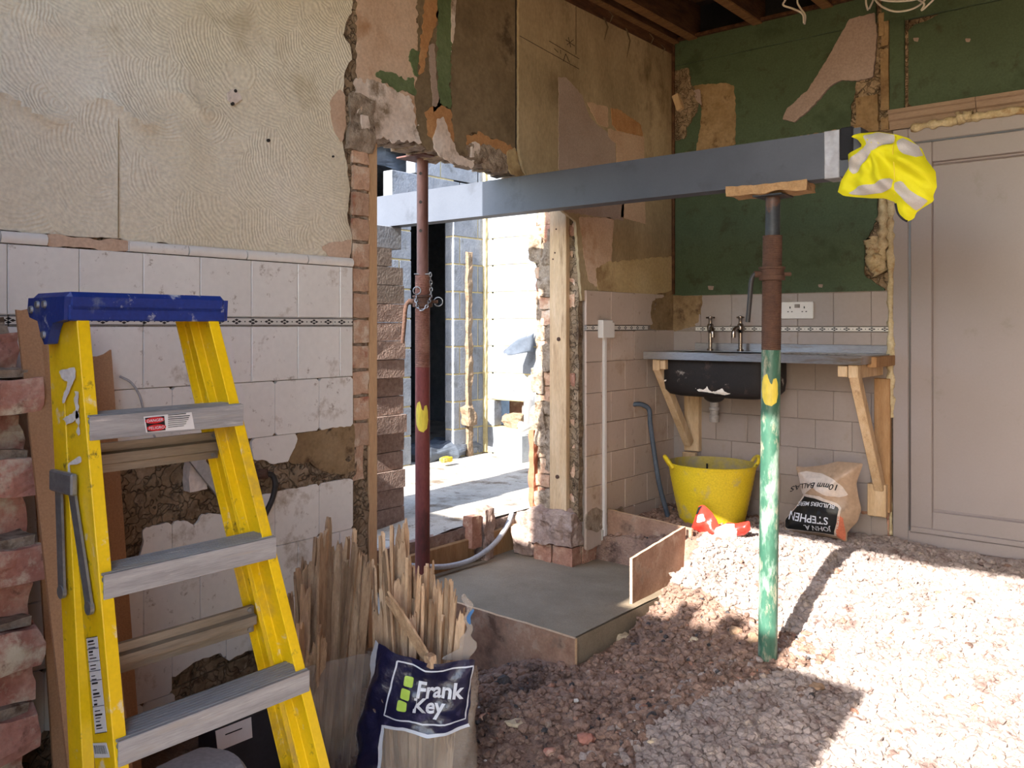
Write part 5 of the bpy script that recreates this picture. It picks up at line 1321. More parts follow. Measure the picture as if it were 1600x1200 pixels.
# danger sticker on the top tread
tx = fx(.876)+.0022
def trd(px, py): return onX(px, py, tx)
st = decal('warning_label', [trd(224, 651), trd(299, 644), trd(304, 670), trd(228, 676)], 'white_plastic', lad, (.0006, 0, 0))
decal('warning_black', [trd(226, 653), trd(256, 650), trd(258, 672), trd(230, 675)], 'print_black', st, (.0012, 0, 0))
def ell(cx, cy, rw, rh):
    return [trd(cx+rw*math.cos(2*math.pi*i/24), cy+rh*math.sin(2*math.pi*i/24)-(rw*math.cos(2*math.pi*i/24))*.1) for i in range(24)]
for (cx, cy, tx_) in ((241, 656.5, 'DANGER'), (243.5, 668, 'PELIGRO')):
    decal('warning_oval', ell(cx, cy, 15, 5), 'print_red', st, (.0018, 0, 0))
    vs_, fs = text_polys(tx_, 6.4, bold=.02, align='CENTER')
    MB().add([trd(cx+u, cy+2.2-v-u*.1)+Vector((.0032, 0, 0)) for u, v in vs_], fs).build('warning_word', 'print_white', st)
mb = MB()
for k in range(7):
    y_ = 648+k*3.2; a = trd(262, y_); b = trd(262+random.uniform(24, 36), y_-2.6); hg = .0016 if k < 3 else .001
    mb.prism([a+Vector((.0016, 0, 0)), b+Vector((.0016, 0, 0)), b+Vector((.0016, 0, -hg)), a+Vector((.0016, 0, -hg))], (.0004, 0, 0))
mb.build('warning_text', 'print_black', st)

# ================================================================== BOARDS AND ODDMENTS BEHIND THE LADDER
def lean_board(ya, yb, xt, xb, zt, zb, th, label, cut=.0):
    mb = MB(); n = 12
    T = [Vector((xt, ya+(yb-ya)*i/n, zt+cut*nz((i*.7, ya*9, 0), 1)+(.02*nz((i*.35, ya, 2), 1)))) for i in range(n+1)]
    Bm = [Vector((xb, ya+(yb-ya)*i/n, zb)) for i in range(n+1)]; e = Vector((-th, 0, 0))
    vs_ = T+Bm+[p+e for p in T+Bm]; k = 2*(n+1)
    fs = [(i, i+1, n+2+i, n+1+i) for i in range(n)] + [(k+i, k+n+1+i, k+n+2+i, k+i+1) for i in range(n)] + [(i, k+i, k+i+1, i+1) for i in range(n)] + [(n+1+i, n+2+i, k+n+2+i, k+n+1+i) for i in range(n)] + [(0, n+1, k+n+1, k), (n, k+n, k+2*n+1, 2*n+1)]
    o = mb.add(vs_, fs).build('fibreboard_sheet', 'fibreboard', None, loc=(xb, ya, zb)); tag(o, label, 'board'); return o
lean_board(.874, 1.02, -2.35, -1.95, 1.145, -.30, .010, 'tall strip of brown fibreboard leaning behind the stepladder at far left', .01)
lean_board(.98, 1.215, -2.56, -2.36, 1.02, -.27, .010, 'brown fibreboard sheet leaning behind the upper ladder tread', .015)
p = onX(360, 1150, -2.2); 
bx = thing('black_box', (-2.35, 1.36, -.29), 'dark cardboard box with white label lying behind the ladder foot', 'box')
c0, c1 = onX(338, 1128, -2.18), onX(432, 1100, -2.18)
MB().box((-2.28, c0.y, -.29), (-2.18, c1.y+.02, onX(380, 1125, -2.18).z), bev=.006).build('carton', 'dark_box', bx)
decal('address_label', [onX(336, 1142, -2.178), onX(392, 1120, -2.178), onX(394, 1152, -2.178), onX(340, 1174, -2.178)], 'white_plastic', bx, (.001, 0, 0))
MB().tube([onX(352, 1148, -2.176), onX(378, 1138, -2.176)], .002, n=4).build('label_print', 'print_black', bx)
o = MB().rough((-2.1, 1.30, -.31), (-1.98, 1.62, -.24), seg=(3, 6, 3), amp=.01, fr=12, seed=6).build('loose_brick', 'brick_broken', None, loc=(-2.04, 1.46, -.31)); tag(o, 'broken reddish brick lying behind the ladder foot', 'brick')
q = onX(310, 1192, -2.0)
o = MB().rough((q.x-.09, q.y-.09, q.z-.10), (q.x+.09, q.y+.09, q.z+.0), seg=6, amp=.01, fr=8, seed=2, rnd=.7).build('plastic_bundle', 'cable_grey', None, loc=q); tag(o, 'pale grey plastic bundle under the bottom visible tread', 'bundle')
# pale strap and cables in front of the damaged wall
a, b = onX(276, 698, WX+.10), onX(345, 775, WX+.03)
o = MB().prism([a, a+Vector((0, .05, 0)), b+Vector((0, .03, .01)), b+Vector((0, .0, -.02))], (.012, 0, 0)).build('plaster_strap', 'cable_grey', None, loc=b); tag(o, 'pale plastic strap slanting over the damaged wall', 'strap')
pts = [onX(187, 588, WX+.03), onX(205, 598, WX+.04), onX(218, 618, WX+.05), onX(226, 645, WX+.05), onX(245, 690, WX+.05)]
o = MB().tube(smoothpath(pts, 8), .0035, n=8).build('thin_wire', 'cable_grey', None, smooth=True, loc=pts[0]); tag(o, 'thin grey wire arcing above the top ladder tread', 'wire')
pts = [onX(405, 742, WX+.03), onX(424, 742, WX+.04), onX(430, 756, WX+.05), onX(426, 778, WX+.05), onX(414, 805, WX+.04)]
o = MB().tube(smoothpath(pts, 8), .010, n=10).build('black_cable', 'cable_black', None, smooth=True, loc=pts[0]); tag(o, 'thick black cable looping out of the wall right of the ladder', 'cable')
o = MB().cyl(onX(398, 742, WX+.02), onX(418, 740, WX+.05), .018, n=14).build('pipe_stub', 'rust_dark', None, loc=pts[0]); tag(o, 'rusty pipe stub where the black cable leaves the wall', 'pipe')

# ================================================================== RUBBLE BAGS AND LATHS
class Bag:
    """open sack standing on the ground; a surface over (angle, height) facing the camera"""
    def __init__(s, ctr, zb, zt, a, b, shift, seed):
        s.c = Vector(ctr); s.zb, s.zt, s.a, s.b, s.sh, s.seed = zb, zt, a, b, shift, seed
    def pt(s, ang, z, lift=0.0):
        t = (z-s.zb)/(s.zt-s.zb); a = s.a[0]+(s.a[1]-s.a[0])*t; b = s.b[0]+(s.b[1]-s.b[0])*t
        if t < .12: k = .75+.25*math.sqrt(max(t, 0)/.12); a *= k; b *= k
        c_, s_ = math.cos(ang), math.sin(ang)
        la = a*c_; fo = -b*math.copysign(abs(s_)**.65, s_)
        p = s.c + RT*(la+s.sh*t) + FW*fo; p.z = z
        nrm = (RT*(c_/a) + FW*(-s_/b)).normalized()
        w_ = .010*fbm((ang*1.3, z*9, s.seed), 1.4, s.seed) + .005*math.sin(ang*7+z*30+s.seed)
        return p + nrm*(w_+lift)
    def from_px(s, px, py, lift, D):
        z = CAMZ-(py-HORIZON)*D/F; lat = (px-800)*D/F; base = s.c.dot(RT)
        t = (z-s.zb)/(s.zt-s.zb); a = s.a[0]+(s.a[1]-s.a[0])*t
        c_ = max(-.995, min(.995, (lat-base-s.sh*t)/a)); return s.pt(math.acos(c_), z, lift)
    def body(s, rim):
        n, m_ = 56, 22; vv = []
        for j in range(m_+1):
            for i in range(n):
                ang = 2*math.pi*i/n; zt = rim(ang); vv.append(s.pt(ang, s.zb+(zt-s.zb)*j/m_))
        fs = [(j*n+i, j*n+(i+1) % n, (j+1)*n+(i+1) % n, (j+1)*n+i) for j in range(m_) for i in range(n)]
        fs.append(tuple(range(n))[::-1])
        return MB().add(vv, fs)
D1 = 2.50
def ctr(px, D): p = CAM+FW*D+RT*((px-800)*D/F); return (p.x, p.y, 0)
gz1 = -.375
bag1 = Bag(ctr(640, 2.60), gz1, .12, (.196, .152), (.12, .10), .052, 2.0)
B1 = thing('rubble_bag', (bag1.c.x, bag1.c.y, gz1), 'clear rubble sack with navy blue printed front, full of laths', 'bag')
bag1.body(lambda a: .095+.03*math.cos(a)*(-1)+.02*math.sin(3*a)-(.035 if math.pi*.25 < a < math.pi*.8 else 0)).build('sack', 'film_clear', B1, smooth=True)
def print_on(poly, m, name, lift, parent, res=4.):
    vs_, fs = field_sheet(poly, res, lambda u, v, d, q: bag1.from_px(u, v, lift, D1), skirt=False)
    return MB().add(vs_, fs).build(name, m, parent, smooth=True)
nv = print_on([(590, 1013), (625, 1025), (667, 1035), (737, 1037), (735, 1080), (731, 1140), (668, 1146), (600, 1131), (592, 1200), (585, 1262), (528, 1262), (543, 1200), (560, 1140), (577, 1070)], 'bag_navy', 'printed_panel', .003, B1)
def strip(pts, wd, m, name, lift):
    mb = MB(); P = []
    for i in range(len(pts)-1):
        for k in range(8): P.append((pts[i][0]+(pts[i+1][0]-pts[i][0])*k/8, pts[i][1]+(pts[i+1][1]-pts[i][1])*k/8))
    P.append(pts[-1]); vv = []
    for i, (u, v) in enumerate(P):
        a = P[max(i-1, 0)]; b = P[min(i+1, len(P)-1)]; dx, dy = b[0]-a[0], b[1]-a[1]; L_ = math.hypot(dx, dy)+1e-6
        nx_, ny_ = -dy/L_*wd/2, dx/L_*wd/2
        vv += [bag1.from_px(u+nx_, v+ny_, lift, D1), bag1.from_px(u-nx_, v-ny_, lift, D1)]
    mb.add(vv, [(2*i, 2*i+1, 2*i+3, 2*i+2) for i in range(len(P)-1)]); return mb.build(name, m, nv, smooth=True)
strip([(588, 1013), (575, 1070), (558, 1140), (541, 1200), (526, 1262)], 5, 'print_white', 'print_border', .0048)
strip([(600, 1262), (592, 1200), (600, 1134), (630, 1137), (668, 1147), (700, 1145), (731, 1141)], 5, 'print_white', 'print_border', .0048)
strip([(621, 1034), (645, 1040), (665, 1047), (733, 1047), (730, 1090), (727, 1130), (660, 1131), (640, 1125), (601, 1118), (610, 1075), (621, 1034)], 2.4, 'print_white', 'print_frame', .005)
for x, y in [(638.5, 1065), (634.5, 1083), (630, 1100)]:
    print_on([(x-7, y-8), (x+8, y-6), (x+6.5, y+8.5), (x-8.5, y+7)], 'print_green', 'print_square', .005, nv, 3.)
for s_, x, y, sz in [('Frank', 650, 1086, 34), ('Key', 644, 1110, 34)]:
    vs_, fs = text_polys(s_, sz, shear=.16, bold=.9, space=.98)
    MB().add([bag1.from_px(x+u*.90, y-v+u*.10, .0052, D1) for u, v in vs_], fs).build('print_word', 'print_white', nv)
# white flap of the sack on the right
pts = [(742, 1012), (746, 1003), (737, 992), (735, 960), (739, 940), (730, 930), (722, 925), (728, 960), (726, 990), (715, 1012), (690, 1030), (735, 1034)]
vs_, fs = field_sheet(pts, 4, lambda u, v, d, q: onD(u, v, 2.56)+RT*(.006*math.sin(v*.2)), skirt=False)
fl_ = MB().add(vs_, fs).build('sack_flap', 'film_grey', B1, smooth=True); fl_.modifiers.new('s', 'SOLIDIFY').thickness = .001
vs_, fs = field_sheet([(733, 955), (739, 948), (738, 970), (731, 980)], 3, lambda u, v, d, q: onD(u, v, 2.555)+RT*(.006*math.sin(v*.2)), skirt=False)
MB().add(vs_, fs).build('flap_print', 'print_blue', B1)

bag2 = Bag(ctr(500, 2.80), -.36, .05, (.16, .15), (.10, .09), .02, 5.0)
B2 = thing('rubble_bag', (bag2.c.x, bag2.c.y, -.36), 'plain clear rubble sack of laths between the ladder and the printed sack', 'bag')
bag2.body(lambda a: .03+.02*math.sin(2*a)).build('sack', 'film_grey', B2, smooth=True)

# laths: a handful of shapes, every stick its own object
LATH = []
def lath_shape(wd, th, ln, seed):
    rng = random.Random(seed); n = 6; T = []
    mb = MB(); lv = []
    top = [ln - .05*rng.random()*(1 if rng.random() < .6 else .3) - .03*abs(i-rng.randint(0, n))/n for i in range(n+1)]
    for sgn in (-1, 1):
        for k in range(3):
            z = ln*.45*k
            for i in range(n+1): lv.append(((i/n-.5)*wd*(1+.08*nz((k, i, seed), 1)), sgn*th/2+.004*math.sin(k+seed), z if k < 2 else top[i]))
    N_ = 3*(n+1); fs = []
    for s_ in range(2):
        for k in range(2):
            for i in range(n):
                q = (s_*N_+k*(n+1)+i, s_*N_+k*(n+1)+i+1, s_*N_+(k+1)*(n+1)+i+1, s_*N_+(k+1)*(n+1)+i); fs.append(q if s_ == 0 else q[::-1])
    for k in range(2):
        for i in (0, n):
            a = k*(n+1)+i; b = (k+1)*(n+1)+i; fs.append((a, b, N_+b, N_+a))
    for i in range(n): a = 2*(n+1)+i; fs.append((a, a+1, N_+a+1, N_+a))
    mb.add(lv, fs); return mb
SH = [(w_, t_) for w_, t_ in [(.034, .007), (.028, .009), (.040, .007), (.022, .010), (.044, .008), (.014, .009)]]
lath_protos = {}
def lath(tx_, ty_, D_top, bx_, D_bot, zb, shape, group, label, twist):
    """stick whose tip shows at photo point (tx_, ty_) at depth D_top and whose foot stands at height zb under column bx_"""
    top = onD(tx_, ty_, D_top); bot = onD(bx_, 0, D_bot); bot.z = zb
    ln = (top-bot).length; key = (shape, round(ln/.08))
    if key not in lath_protos:
        o = lath_shape(*SH[shape], key[1]*.08, shape*5+key[1]).build('lath', 'lath_wood'); lath_protos[key] = o
    else:
        o = lath_protos[key].copy(); COL.objects.link(o)
    o.name = 'lath'
    q = (top-bot).to_track_quat('Z', 'Y')
    o.rotation_mode = 'QUATERNION'; o.rotation_quaternion = q @ Matrix.Rotation(twist, 4, 'Z').to_quaternion()
    o.location = bot; o.scale = (1, 1, ln/(key[1]*.08))
    tag(o, label, 'lath', group); return o
rng = random.Random(11)
left_tips = [(462, 885, 4), (470, 878, 2), (475, 868, 1), (490, 860, 2), (498, 852, 0), (505, 828, 4), (512, 826, 3), (522, 838, 2), (535, 832, 2), (545, 835, 0), (556, 840, 1), (512, 806, 3), (492, 835, 3), (560, 850, 1), (568, 862, 0), (575, 872, 0), (480, 905, 2), (500, 975, 2), (488, 1002, 0), (506, 985, 1), (528, 865, 0), (540, 868, 1), (550, 900, 0), (468, 960, 4), (520, 890, 0), (556, 825, 3), (452, 922, 0)]
for i, (x, y, s_) in enumerate(left_tips):
    yaw = YAW + rng.uniform(-1.0, 1.0)
    lath(x, y, rng.uniform(2.74, 2.9) if y < 940 else rng.uniform(2.66, 2.72), 500+(x-512)*.55+rng.uniform(-14, 14), rng.uniform(2.74, 2.88), -.335, s_, 'laths in the plain sack', 'splintered old wooden lath standing in the plain clear sack behind the ladder', yaw)
right_tips = [(582, 868, 2), (592, 836, 3), (600, 830, 1), (608, 872, 0), (618, 842, 2), (625, 808, 1), (632, 806, 0), (612, 814, 3), (604, 888, 3), (640, 868, 3), (648, 880, 0), (655, 878, 5), (664, 880, 2), (675, 870, 5), (668, 878, 3), (682, 896, 1), (690, 898, 5), (702, 894, 1), (712, 910, 5), (705, 900, 3), (722, 950, 1), (730, 944, 5), (628, 842, 1), (598, 905, 1), (590, 940, 1), (612, 930, 2), (640, 905, 0), (652, 930, 0), (676, 930, 3), (692, 958, 2), (716, 965, 0), (622, 888, 2), (635, 870, 5), (604, 960, 3), (660, 905, 1), (584, 905, 5), (600, 850, 2), (645, 950, 3)]
for i, (x, y, s_) in enumerate(right_tips):
    yaw = YAW + rng.uniform(-1.1, 1.1)
    lath(x, y, rng.uniform(2.58, 2.74), 648+(x-655)*.6+rng.uniform(-14, 14), rng.uniform(2.55, 2.68), -.355, s_, 'laths in the printed sack', 'splintered pale wooden lath standing in the navy printed sack', yaw)
o = lath(600, 925, 2.50, 668, 2.53, onD(668, 1032, 2.53).z, 2, None, 'brown lath slanting across the front of the other laths in the printed sack', YAW); 
p = onD(672, 1030, 2.50)
o = MB().rough(p-Vector((.012, .012, .022)), p+Vector((.014, .014, .012)), seg=3, amp=.005, fr=30, seed=3).build('wood_offcut', 'lath_wood', None, loc=p); tag(o, 'small wood offcut on the rim of the printed sack', 'offcut')

# ================================================================== SINK
SZ = .955
SK = thing('sink', (-1.93, 4.5, SZ), 'stainless steel sink top with black underside on timber brackets', 'sink')
x0, x1, y0, y1 = -2.54, -1.325, 4.27, BY-.02
mb = MB()
bx0_, bx1_, by0_, by1_ = -2.44, -1.86, 4.35, 4.66
for lo, hi in (((x0, y0), (bx0_, y1)), ((bx1_, y0), (x1, y1)), ((bx0_, y0), (bx1_, by0_)), ((bx0_, by1_), (bx1_, y1))): mb.box((*lo, SZ-.004), (*hi, SZ))
mb.box((x0, y0-.002, SZ-.042), (x1, y0+.002, SZ+.001), bev=.001); mb.box((x1-.002, y0, SZ-.042), (x1+.001, y1, SZ)); mb.box((x0-.001, y0, SZ-.042), (x0+.002, y1, SZ))
mb.box((x0+.08, y1-.006, SZ), (x1+.0, y1+.006, SZ+.045), bev=.002)
for k in range(9): mb.box((-1.80+.045*k, 4.36, SZ), (-1.785+.045*k, 4.64, SZ+.004), bev=.001)
mb.build('sink_top', 'stainless', SK)
# bowl: rounded box profile
mb = MB(); n = 40; rings = []
def rrect(hx, hy, r, z, c):
    o = []
    for i in range(n):
        a = 2*math.pi*i/n; ca, sa = math.cos(a), math.sin(a); e = .32
        o.append(Vector((c[0]+hx*math.copysign(abs(ca)**e, ca), c[1]+hy*math.copysign(abs(sa)**e, sa), z)))
    return o
cc = ((bx0_+bx1_)/2-.005, (4.32+4.70)/2)
for hx, hy, z in [(.315, .19, SZ-.006), (.315, .19, SZ-.165), (.308, .183, SZ-.215), (.285, .165, SZ-.240), (.24, .12, SZ-.252), (.10, .05, SZ-.256)]: rings.append(rrect(hx, hy, .05, z, cc))
vv = [p for r in rings for p in r]; k = len(rings)
mb.add(vv, [(j*n+i, j*n+(i+1) % n, (j+1)*n+(i+1) % n, (j+1)*n+i) for j in range(k-1) for i in range(n)]+[tuple(range((k-1)*n, k*n))])
bowl = mb.build('bowl', 'bowl_black', SK, smooth='auto')
# chipped coating on the bowl
def chip(u, v):
    p = onY(u, v, cc[1]-.19)
    for _ in range(5):
        hy = float(np.interp(SZ-p.z, [0, .165, .215, .240, .252], [.19, .19, .183, .165, .12])); p = onY(u, v, cc[1]-hy-.002)
    return p
for poly in [[(1083, 601), (1089, 608), (1100, 609), (1105, 603), (1108, 610), (1116, 612), (1128, 607), (1134, 613), (1146, 616), (1130, 617), (1105, 613), (1090, 611)], [(1037, 562), (1041, 570), (1036, 570)], [(1036, 593), (1044, 592), (1038, 597)]]:
    vs_, fs = field_sheet(poly, 2, lambda u, v, d, q: chip(u, v), rag=1.2, rfreq=.3, skirt=False, seed=poly[0][0]*.1)
    if fs: MB().add(vs_, fs).build('chipped_coating', 'stone_white', bowl)
wc = Vector((onY(1116, 630, 4.5).x, 4.5, 0))
mb = MB().lathe([(.06, SZ-.254), (.055, SZ-.270), (.035, SZ-.284), (.022, SZ-.288)], (wc.x, wc.y, 0), n=24, closed=True); mb.build('waste', 'plastic_dark', SK, smooth='auto')
mb = MB().lathe([(.024, SZ-.284), (.024, SZ-.315), (.030, SZ-.317), (.030, SZ-.332), (.024, SZ-.334), (.023, SZ-.360), (.029, SZ-.362), (.028, SZ-.40)], (wc.x, wc.y, 0), n=20, closed=True); mb.build('waste_pipe', 'plastic_grey', SK, smooth='auto')

def tap(px, py_b, label, turn):
    y = 4.69; b = onY(px, py_b, y); b.z = SZ; T = thing('tap', b, label, 'tap')
    up = Vector((0, 0, 1)); d = (Vector((math.sin(turn)*RT.x, math.sin(turn)*RT.y, 0)) - FW*math.cos(turn)).normalized()
    MB().cyl(b, b+up*.012, .020, n=18).build('base_nut', 'chrome_dull', T, smooth='auto')
    MB().cyl(b, b+up*.115, .0115, n=16).build('pillar', 'chrome_dull' if turn < .3 else 'copper_pipe', T, smooth='auto')
    c = b+up*.135
    MB().lathe([(.010, -.03), (.018, -.02), (.021, 0), (.017, .022), (.011, .028), (.010, .05), (.014, .058), (.013, .068), (.005, .072)], c, n=18, closed=True).build('tap_body', 'chrome_dull', T, smooth='auto')
    pts = [c+d*.005, c+d*.035+up*.0, c+d*.055-up*.02, c+d*.058-up*.055]
    MB().tube(smoothpath(pts, 6), .0125, n=12).build('spout', 'chrome_dull', T, smooth='auto')
    s = d.cross(up); hd = MB()
    for v in (s, d): hd.tube([c+up*.062-v*.026, c+up*.062+v*.026], .005, n=8)
    hd.build('crosshead', 'chrome_dull', T)
tap(1110, 551, 'tall chrome pillar tap on the left of the sink back', .0)
tap(1157, 551, 'chrome tap turned sideways on a copper tail at the sink back', -1.0)

# timber brackets
def beam_between(mb, p, q, wd, dp):
    p, q = Vector(p), Vector(q); d = (q-p).normalized(); s = Vector((1, 0, 0)); u = d.cross(s).normalized()
    vs_ = [p-s*wd/2-u*dp/2, p+s*wd/2-u*dp/2, p+s*wd/2+u*dp/2, p-s*wd/2+u*dp/2]; vs_ += [v+(q-p) for v in vs_]
    return mb.add(vs_, [(0, 1, 2, 3), (7, 6, 5, 4), (0, 4, 5, 1), (1, 5, 6, 2), (2, 6, 7, 3), (3, 7, 4, 0)])
for X, lab, lo in ((-2.475, 'timber sink bracket in the corner beside the tiled left wall', .34), (-1.375, 'timber sink bracket beside the white door', .20)):
    T = thing('sink_bracket', (X, BY-.03, lo), lab, 'bracket')
    r_ = X > -2
    MB().box((X-.024, 4.30, SZ-.11), (X+.024, BY-.06, SZ-.044), bev=.003).build('arm', 'timber_pale', T)
    b = MB(); beam_between(b, (X+(.0 if r_ else 0), 4.325, SZ-.09), (X+(.012 if r_ else .0), BY-.075, lo+.05), .046, .052); o = b.build('brace', 'timber_pale', T); bv = o.modifiers.new('b', 'BEVEL'); bv.width = .003
    MB().box((X-.045+(.02 if r_ else 0), BY-.052, lo-(.08 if r_ else 0)), (X+.055, BY-.013, SZ-.06 if not r_ else SZ-.13), bev=.003).build('wall_post', 'timber_orange' if r_ else 'timber_pale', T)
    MB().box((X-.05 if r_ else X-.04, BY-.085, lo-(.10 if r_ else .05)), (X+.045, BY-.05, lo+(.07 if r_ else -.005)), bev=.003).build('foot_block', 'timber_pale', T)
    if r_:
        MB().box((X-.075, 4.30, SZ-.105), (X-.028, BY-.06, SZ-.05), bev=.003).build('packer', 'timber_pale', T)
        MB().box((X+.03, 4.42, SZ-.06), (X+.075, BY-.02, SZ-.006), bev=.003).build('end_rail', 'timber_orange', T)
    else:
        MB().box((X+.026, 4.30, SZ-.10), (X+.06, 4.36, SZ-.045), bev=.003).build('packer', 'timber_pale', T)

# socket, switch spur and conduit
p, q = onY(1226, 472, BY-.02), onY(1272, 498, BY-.02)
T = thing('wall_socket', (p.x, BY-.02, q.z), 'white double socket on the back wall tiles behind the green prop', 'socket')
MB().box((p.x-.03, BY-.032, q.z), (q.x, BY-.018, p.z), bev=.003).build('face_plate', 'white_plastic', T)
for cx in (onY(1240, 485, BY).x-.008, onY(1260, 485, BY).x):
    hl = MB(); 
    hl.box((cx-.003, BY-.0335, p.z-.038), (cx+.003, BY-.031, p.z-.026)); hl.box((cx-.015, BY-.0335, p.z-.058), (cx-.007, BY-.031, p.z-.053)); hl.box((cx+.007, BY-.0335, p.z-.058), (cx+.015, BY-.031, p.z-.053)); hl.build('socket_holes', 'print_black', T)
MB().box((onY(1245, 480, BY).x, BY-.035, p.z-.034), (onY(1253, 480, BY).x, BY-.031, p.z-.014), bev=.002).build('switches', 'plastic_grey', T)
a, b = onX(934, 500, WX+.03), onX(955, 528, WX+.03)
T = thing('fused_spur', (WX+.03, a.y, b.z), 'white surface box on the pink tiles at the top of a conduit', 'switch')
MB().box((WX+.028, a.y, b.z), (WX+.065, b.y-.035, a.z), bev=.004).build('back_box', 'white_plastic', T)
MB().box((WX+.028, b.y-.03, b.z), (WX+.055, b.y, a.z-.01), bev=.004).build('side_box', 'white_plastic', T)
a = onX(943, 528, WX+.03)
o = MB().box((WX+.029, a.y-.014, -.12), (WX+.045, a.y+.012, a.z+.005), bev=.003).build('conduit', 'white_plastic', None, loc=(WX+.03, a.y, -.12)); tag(o, 'thin white trunking running down the pink tiles', 'conduit')
# blue-grey hose from the wall
pts = [onX(988, 632, WX+.02), onX(1002, 632, WX+.06), onX(1014, 640, WX+.09), onX(1016, 662, WX+.10), onX(1022, 705, WX+.12), onX(1031, 760, WX+.15), onX(1046, 815, WX+.18)]
o = MB().tube(smoothpath(pts, 8), .014, n=12).build('hose', 'cable_blue', None, smooth=True, loc=pts[-1]); tag(o, 'blue-grey hose hanging out of the tiled left wall', 'hose')
a = onY(1064, 760, BY-.06)
o = MB().tube([(-2.42, BY-.10, .30), (-2.42, BY-.10, -.02)], .015, n=12).build('waste_stub', 'white_plastic', None, smooth='auto', loc=(-2.42, BY-.1, -.02)); tag(o, 'white waste pipe stub standing behind the yellow tub', 'pipe')

# ================================================================== YELLOW TUB
tc = onY(1117, 770, 4.46); tz = ground(tc.x, 4.40)+.006
zt = onY(1117, 722, 4.46).z; H = zt-tz
T = thing('rubber_tub', (tc.x, 4.42, tz), 'yellow flexible rubber tub under the sink', 'tub')
prof = [(.0, 0), (.165, 0), (.175, .012)]
k = 22
for i in range(1, k): prof.append((.176+.064*(i/k)**.9+(.0018 if i % 2 and i < 18 else 0), .012+(H-.02)*i/k))
prof += [(.243, H-.006), (.246, H), (.240, H+.003)]
c_ = Vector((tc.x, 4.42, tz))
MB().lathe(prof, c_, n=56, sx=1.03, sy=.92).build('tub_wall', 'trug_yellow', T, smooth='auto')
MB().lathe([(.240, H+.003), (.236, H-.004), (.205, H*.55), (.172, .02), (.0, .02)], c_, n=56, sx=1.03, sy=.92).build('tub_inside', 'trug_inside', T, smooth='auto')
for sg in (-1, 1):
    e = c_ + RT*(sg*.236) + Vector((0, 0, H)); w_ = FW*.05
    pts = [e-w_-RT*sg*.01+Vector((0, 0, -.02)), e-w_*.8+RT*sg*.018+Vector((0, 0, .022)), e+RT*sg*.026+Vector((0, 0, .036)), e+w_*.8+RT*sg*.018+Vector((0, 0, .022)), e+w_-RT*sg*.01+Vector((0, 0, -.02))]
    MB().tube(smoothpath(pts, 8), .011, n=10).build('handle', 'trug_yellow', T, smooth=True)
s_ = c_-RT*.0+FW*.2+Vector((0, 0, H-.035))
MB().tube([s_+RT*.02, s_+RT*.02-Vector((0, 0, .03))], .006, n=6).build('inner_mark', 'print_black', T)

# ================================================================== CRUMPLED RED AND WHITE SACK
Y_ = 4.08
crum = lambda u, v: .020*fbm((u*.05, v*.05, 0), 1.0, 3.3)+.010*math.sin(u*.22+v*.13)
rb_poly = [(1080, 826), (1086, 808), (1092, 790), (1100, 789), (1112, 800), (1120, 812), (1124, 822), (1138, 816), (1150, 818), (1160, 816), (1171, 814), (1173, 828), (1164, 836), (1150, 838), (1138, 846), (1120, 844), (1106, 836), (1092, 832)]
T = thing('plastic_sack', onY(1120, 840, Y_), 'crumpled red and white plastic sack in front of the yellow tub', 'sack')
puffy(rb_poly, Y_, .05, .05, crum, res=3, s=9).build('red_film', 'red_plastic', T, smooth=True)
mp_ = on_puffy(Y_, .05, crum, rb_poly, s=9, lift=.003)
for poly, m in (([(1121, 824), (1135, 818), (1148, 818), (1156, 828), (1152, 838), (1138, 845), (1122, 843)], 'white_film'), ([(1094, 803), (1104, 801), (1107, 812), (1096, 814)], 'white_film'), ([(1092, 792), (1099, 789), (1094, 802), (1088, 804)], 'print_black'), ([(1092, 832), (1106, 836), (1120, 840), (1120, 845), (1104, 838)], 'white_film')):
    vs_, fs = field_sheet(poly, 2, mp_, skirt=False)
    if fs: MB().add(vs_, fs).build('printed_area', m, T, smooth=True)

# ================================================================== BALLAST SACK
Y_ = 4.50
bs_poly = [(1242, 728), (1256, 730), (1285, 727), (1308, 721), (1349, 724), (1344, 738), (1338, 755), (1341, 775), (1346, 795), (1340, 815), (1330, 825), (1324, 832), (1323, 848), (1310, 842), (1290, 838), (1262, 835), (1226, 832), (1226, 812), (1238, 798), (1256, 776), (1252, 762), (1248, 745)]
bh = lambda u, v: .018*fbm((u*.035, v*.035, 0), 1.0, 9.3)+.012*math.sin((v-760)*.10+u*.04)
T = thing('ballast_sack', onY(1285, 840, Y_), 'half empty builders sack with upside-down lettering against the back wall', 'sack')
puffy(bs_poly, Y_, .11, .06, bh, res=4, s=22).build('sack_body', 'bag_sand', T, smooth=True)
mp_ = on_puffy(Y_, .11, bh, bs_poly, s=22, lift=.003); mp2 = on_puffy(Y_, .11, bh, bs_poly, s=22, lift=.006)
def bprint(poly, m, name, f=None):
    vs_, fs = field_sheet(poly, 3, f or mp_, skirt=False); return MB().add(vs_, fs).build(name, m, T, smooth=True)
bprint([(1248, 738), (1262, 735), (1290, 738), (1312, 746), (1322, 758), (1330, 772), (1318, 774), (1300, 770), (1278, 758), (1264, 768), (1255, 774), (1251, 760)], 'bag_pale', 'print_band')
bprint([(1258, 770), (1290, 771), (1316, 783), (1322, 790), (1318, 812), (1310, 837), (1285, 832), (1228, 825), (1228, 810), (1244, 792)], 'bag_pale', 'print_edge')
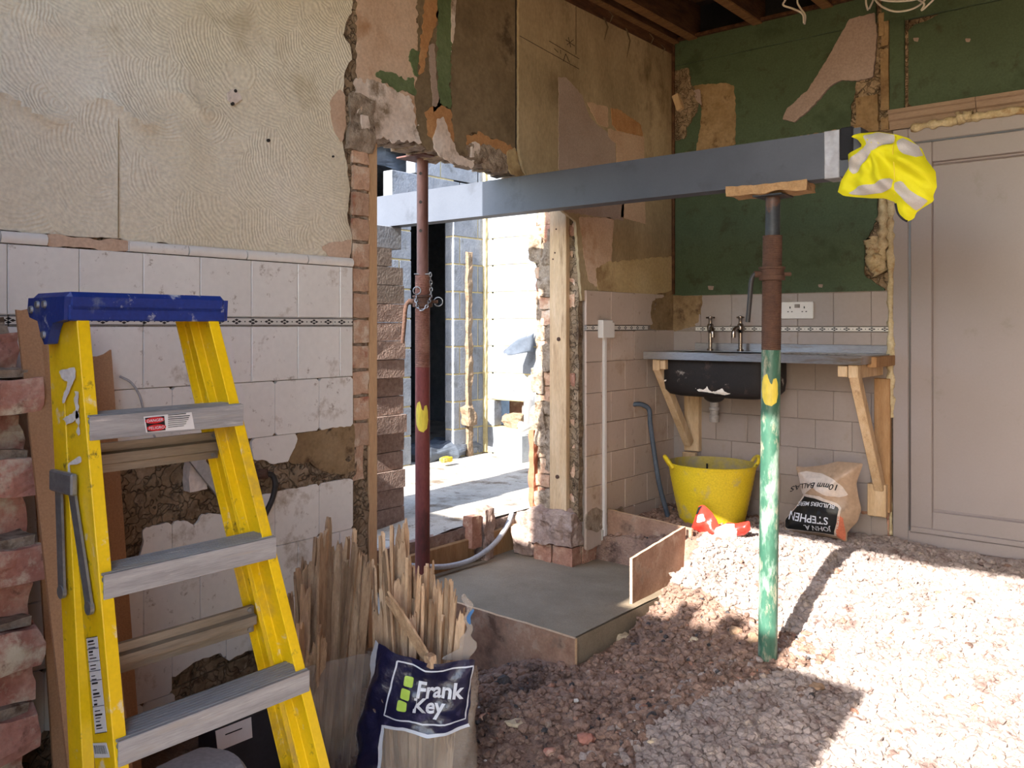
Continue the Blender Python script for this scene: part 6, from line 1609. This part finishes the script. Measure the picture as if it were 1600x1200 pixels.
bk = bprint([(1259, 774), (1282, 775), (1305, 782), (1319, 790), (1315, 812), (1307, 834), (1280, 829), (1229, 823), (1229, 810), (1246, 792)], 'print_black', 'print_panel', mp2)
bprint([(1318, 800), (1324, 806), (1322, 845), (1309, 838)], 'bag_orange', 'print_side')
mp3 = on_puffy(Y_, .11, bh, bs_poly, s=22, lift=.0075)
def btext(s_, x, y, sz, m, ang, arc=0., space=1.):
    vs_, fs = text_polys(s_, sz, bold=sz*.012, space=space); ca, sa = math.cos(ang), math.sin(ang); P_ = []
    for u, v in vs_:
        a = -u; b = v+arc*u*u                               # turned upside down: runs right to left, tops downward
        P_.append(mp3(x+a*ca-b*sa, y+a*sa+b*ca, 1, 0))
    MB().add(P_, fs).build('print_word', m, T)
btext('JOHN A.', 1305, 820, 11.5, 'print_white', .08)
btext('STEPHEN', 1304, 804, 17, 'print_white', .09)
btext('BUILDERS MERC', 1314, 785, 9, 'print_white', .24, .0035)
btext('10mm BALLAS', 1319, 755, 12.5, 'print_black', .30, .0050)

# ================================================================== CEILING CABLES
def cable(px_pts, Y, label, r=.005):
    pts = [onY(x, y, Y) for x, y in px_pts]
    o = MB().tube(smoothpath(pts, 8), r, n=8).build('ceiling_cable', 'cable_white', None, smooth=True, loc=pts[0]); tag(o, label, 'cable')
cable([(1240, -30), (1228, -2), (1224, 8), (1240, 14), (1254, 22), (1256, 36)], 4.3, 'white cable dangling from the joists, left loop')
cable([(1252, -30), (1246, 0), (1250, 12), (1258, 24), (1257, 38)], 4.32, 'white cable dangling from the joists, right loop')
cable([(1354, -30), (1353, 2), (1356, 16)], 4.6, 'short white cable end above the pink patch')
cable([(1372, -30), (1365, -2), (1358, 14)], 4.62, 'white cable slanting down beside the short cable end')
cable([(1360, -30), (1368, 0), (1385, 14), (1405, 18), (1430, 12), (1448, -4), (1460, -30)], 4.5, 'white cable looping low under the joists at right')
cable([(1420, -30), (1432, -4), (1444, 6), (1440, 16), (1452, 6), (1462, -6), (1470, -30)], 4.45, 'white cable with a hooked end at right of the loop')
cable([(1340, -30), (1370, -4), (1400, 2), (1440, -4), (1470, -30)], 4.4, 'white cable lying flattest along the joists at right')
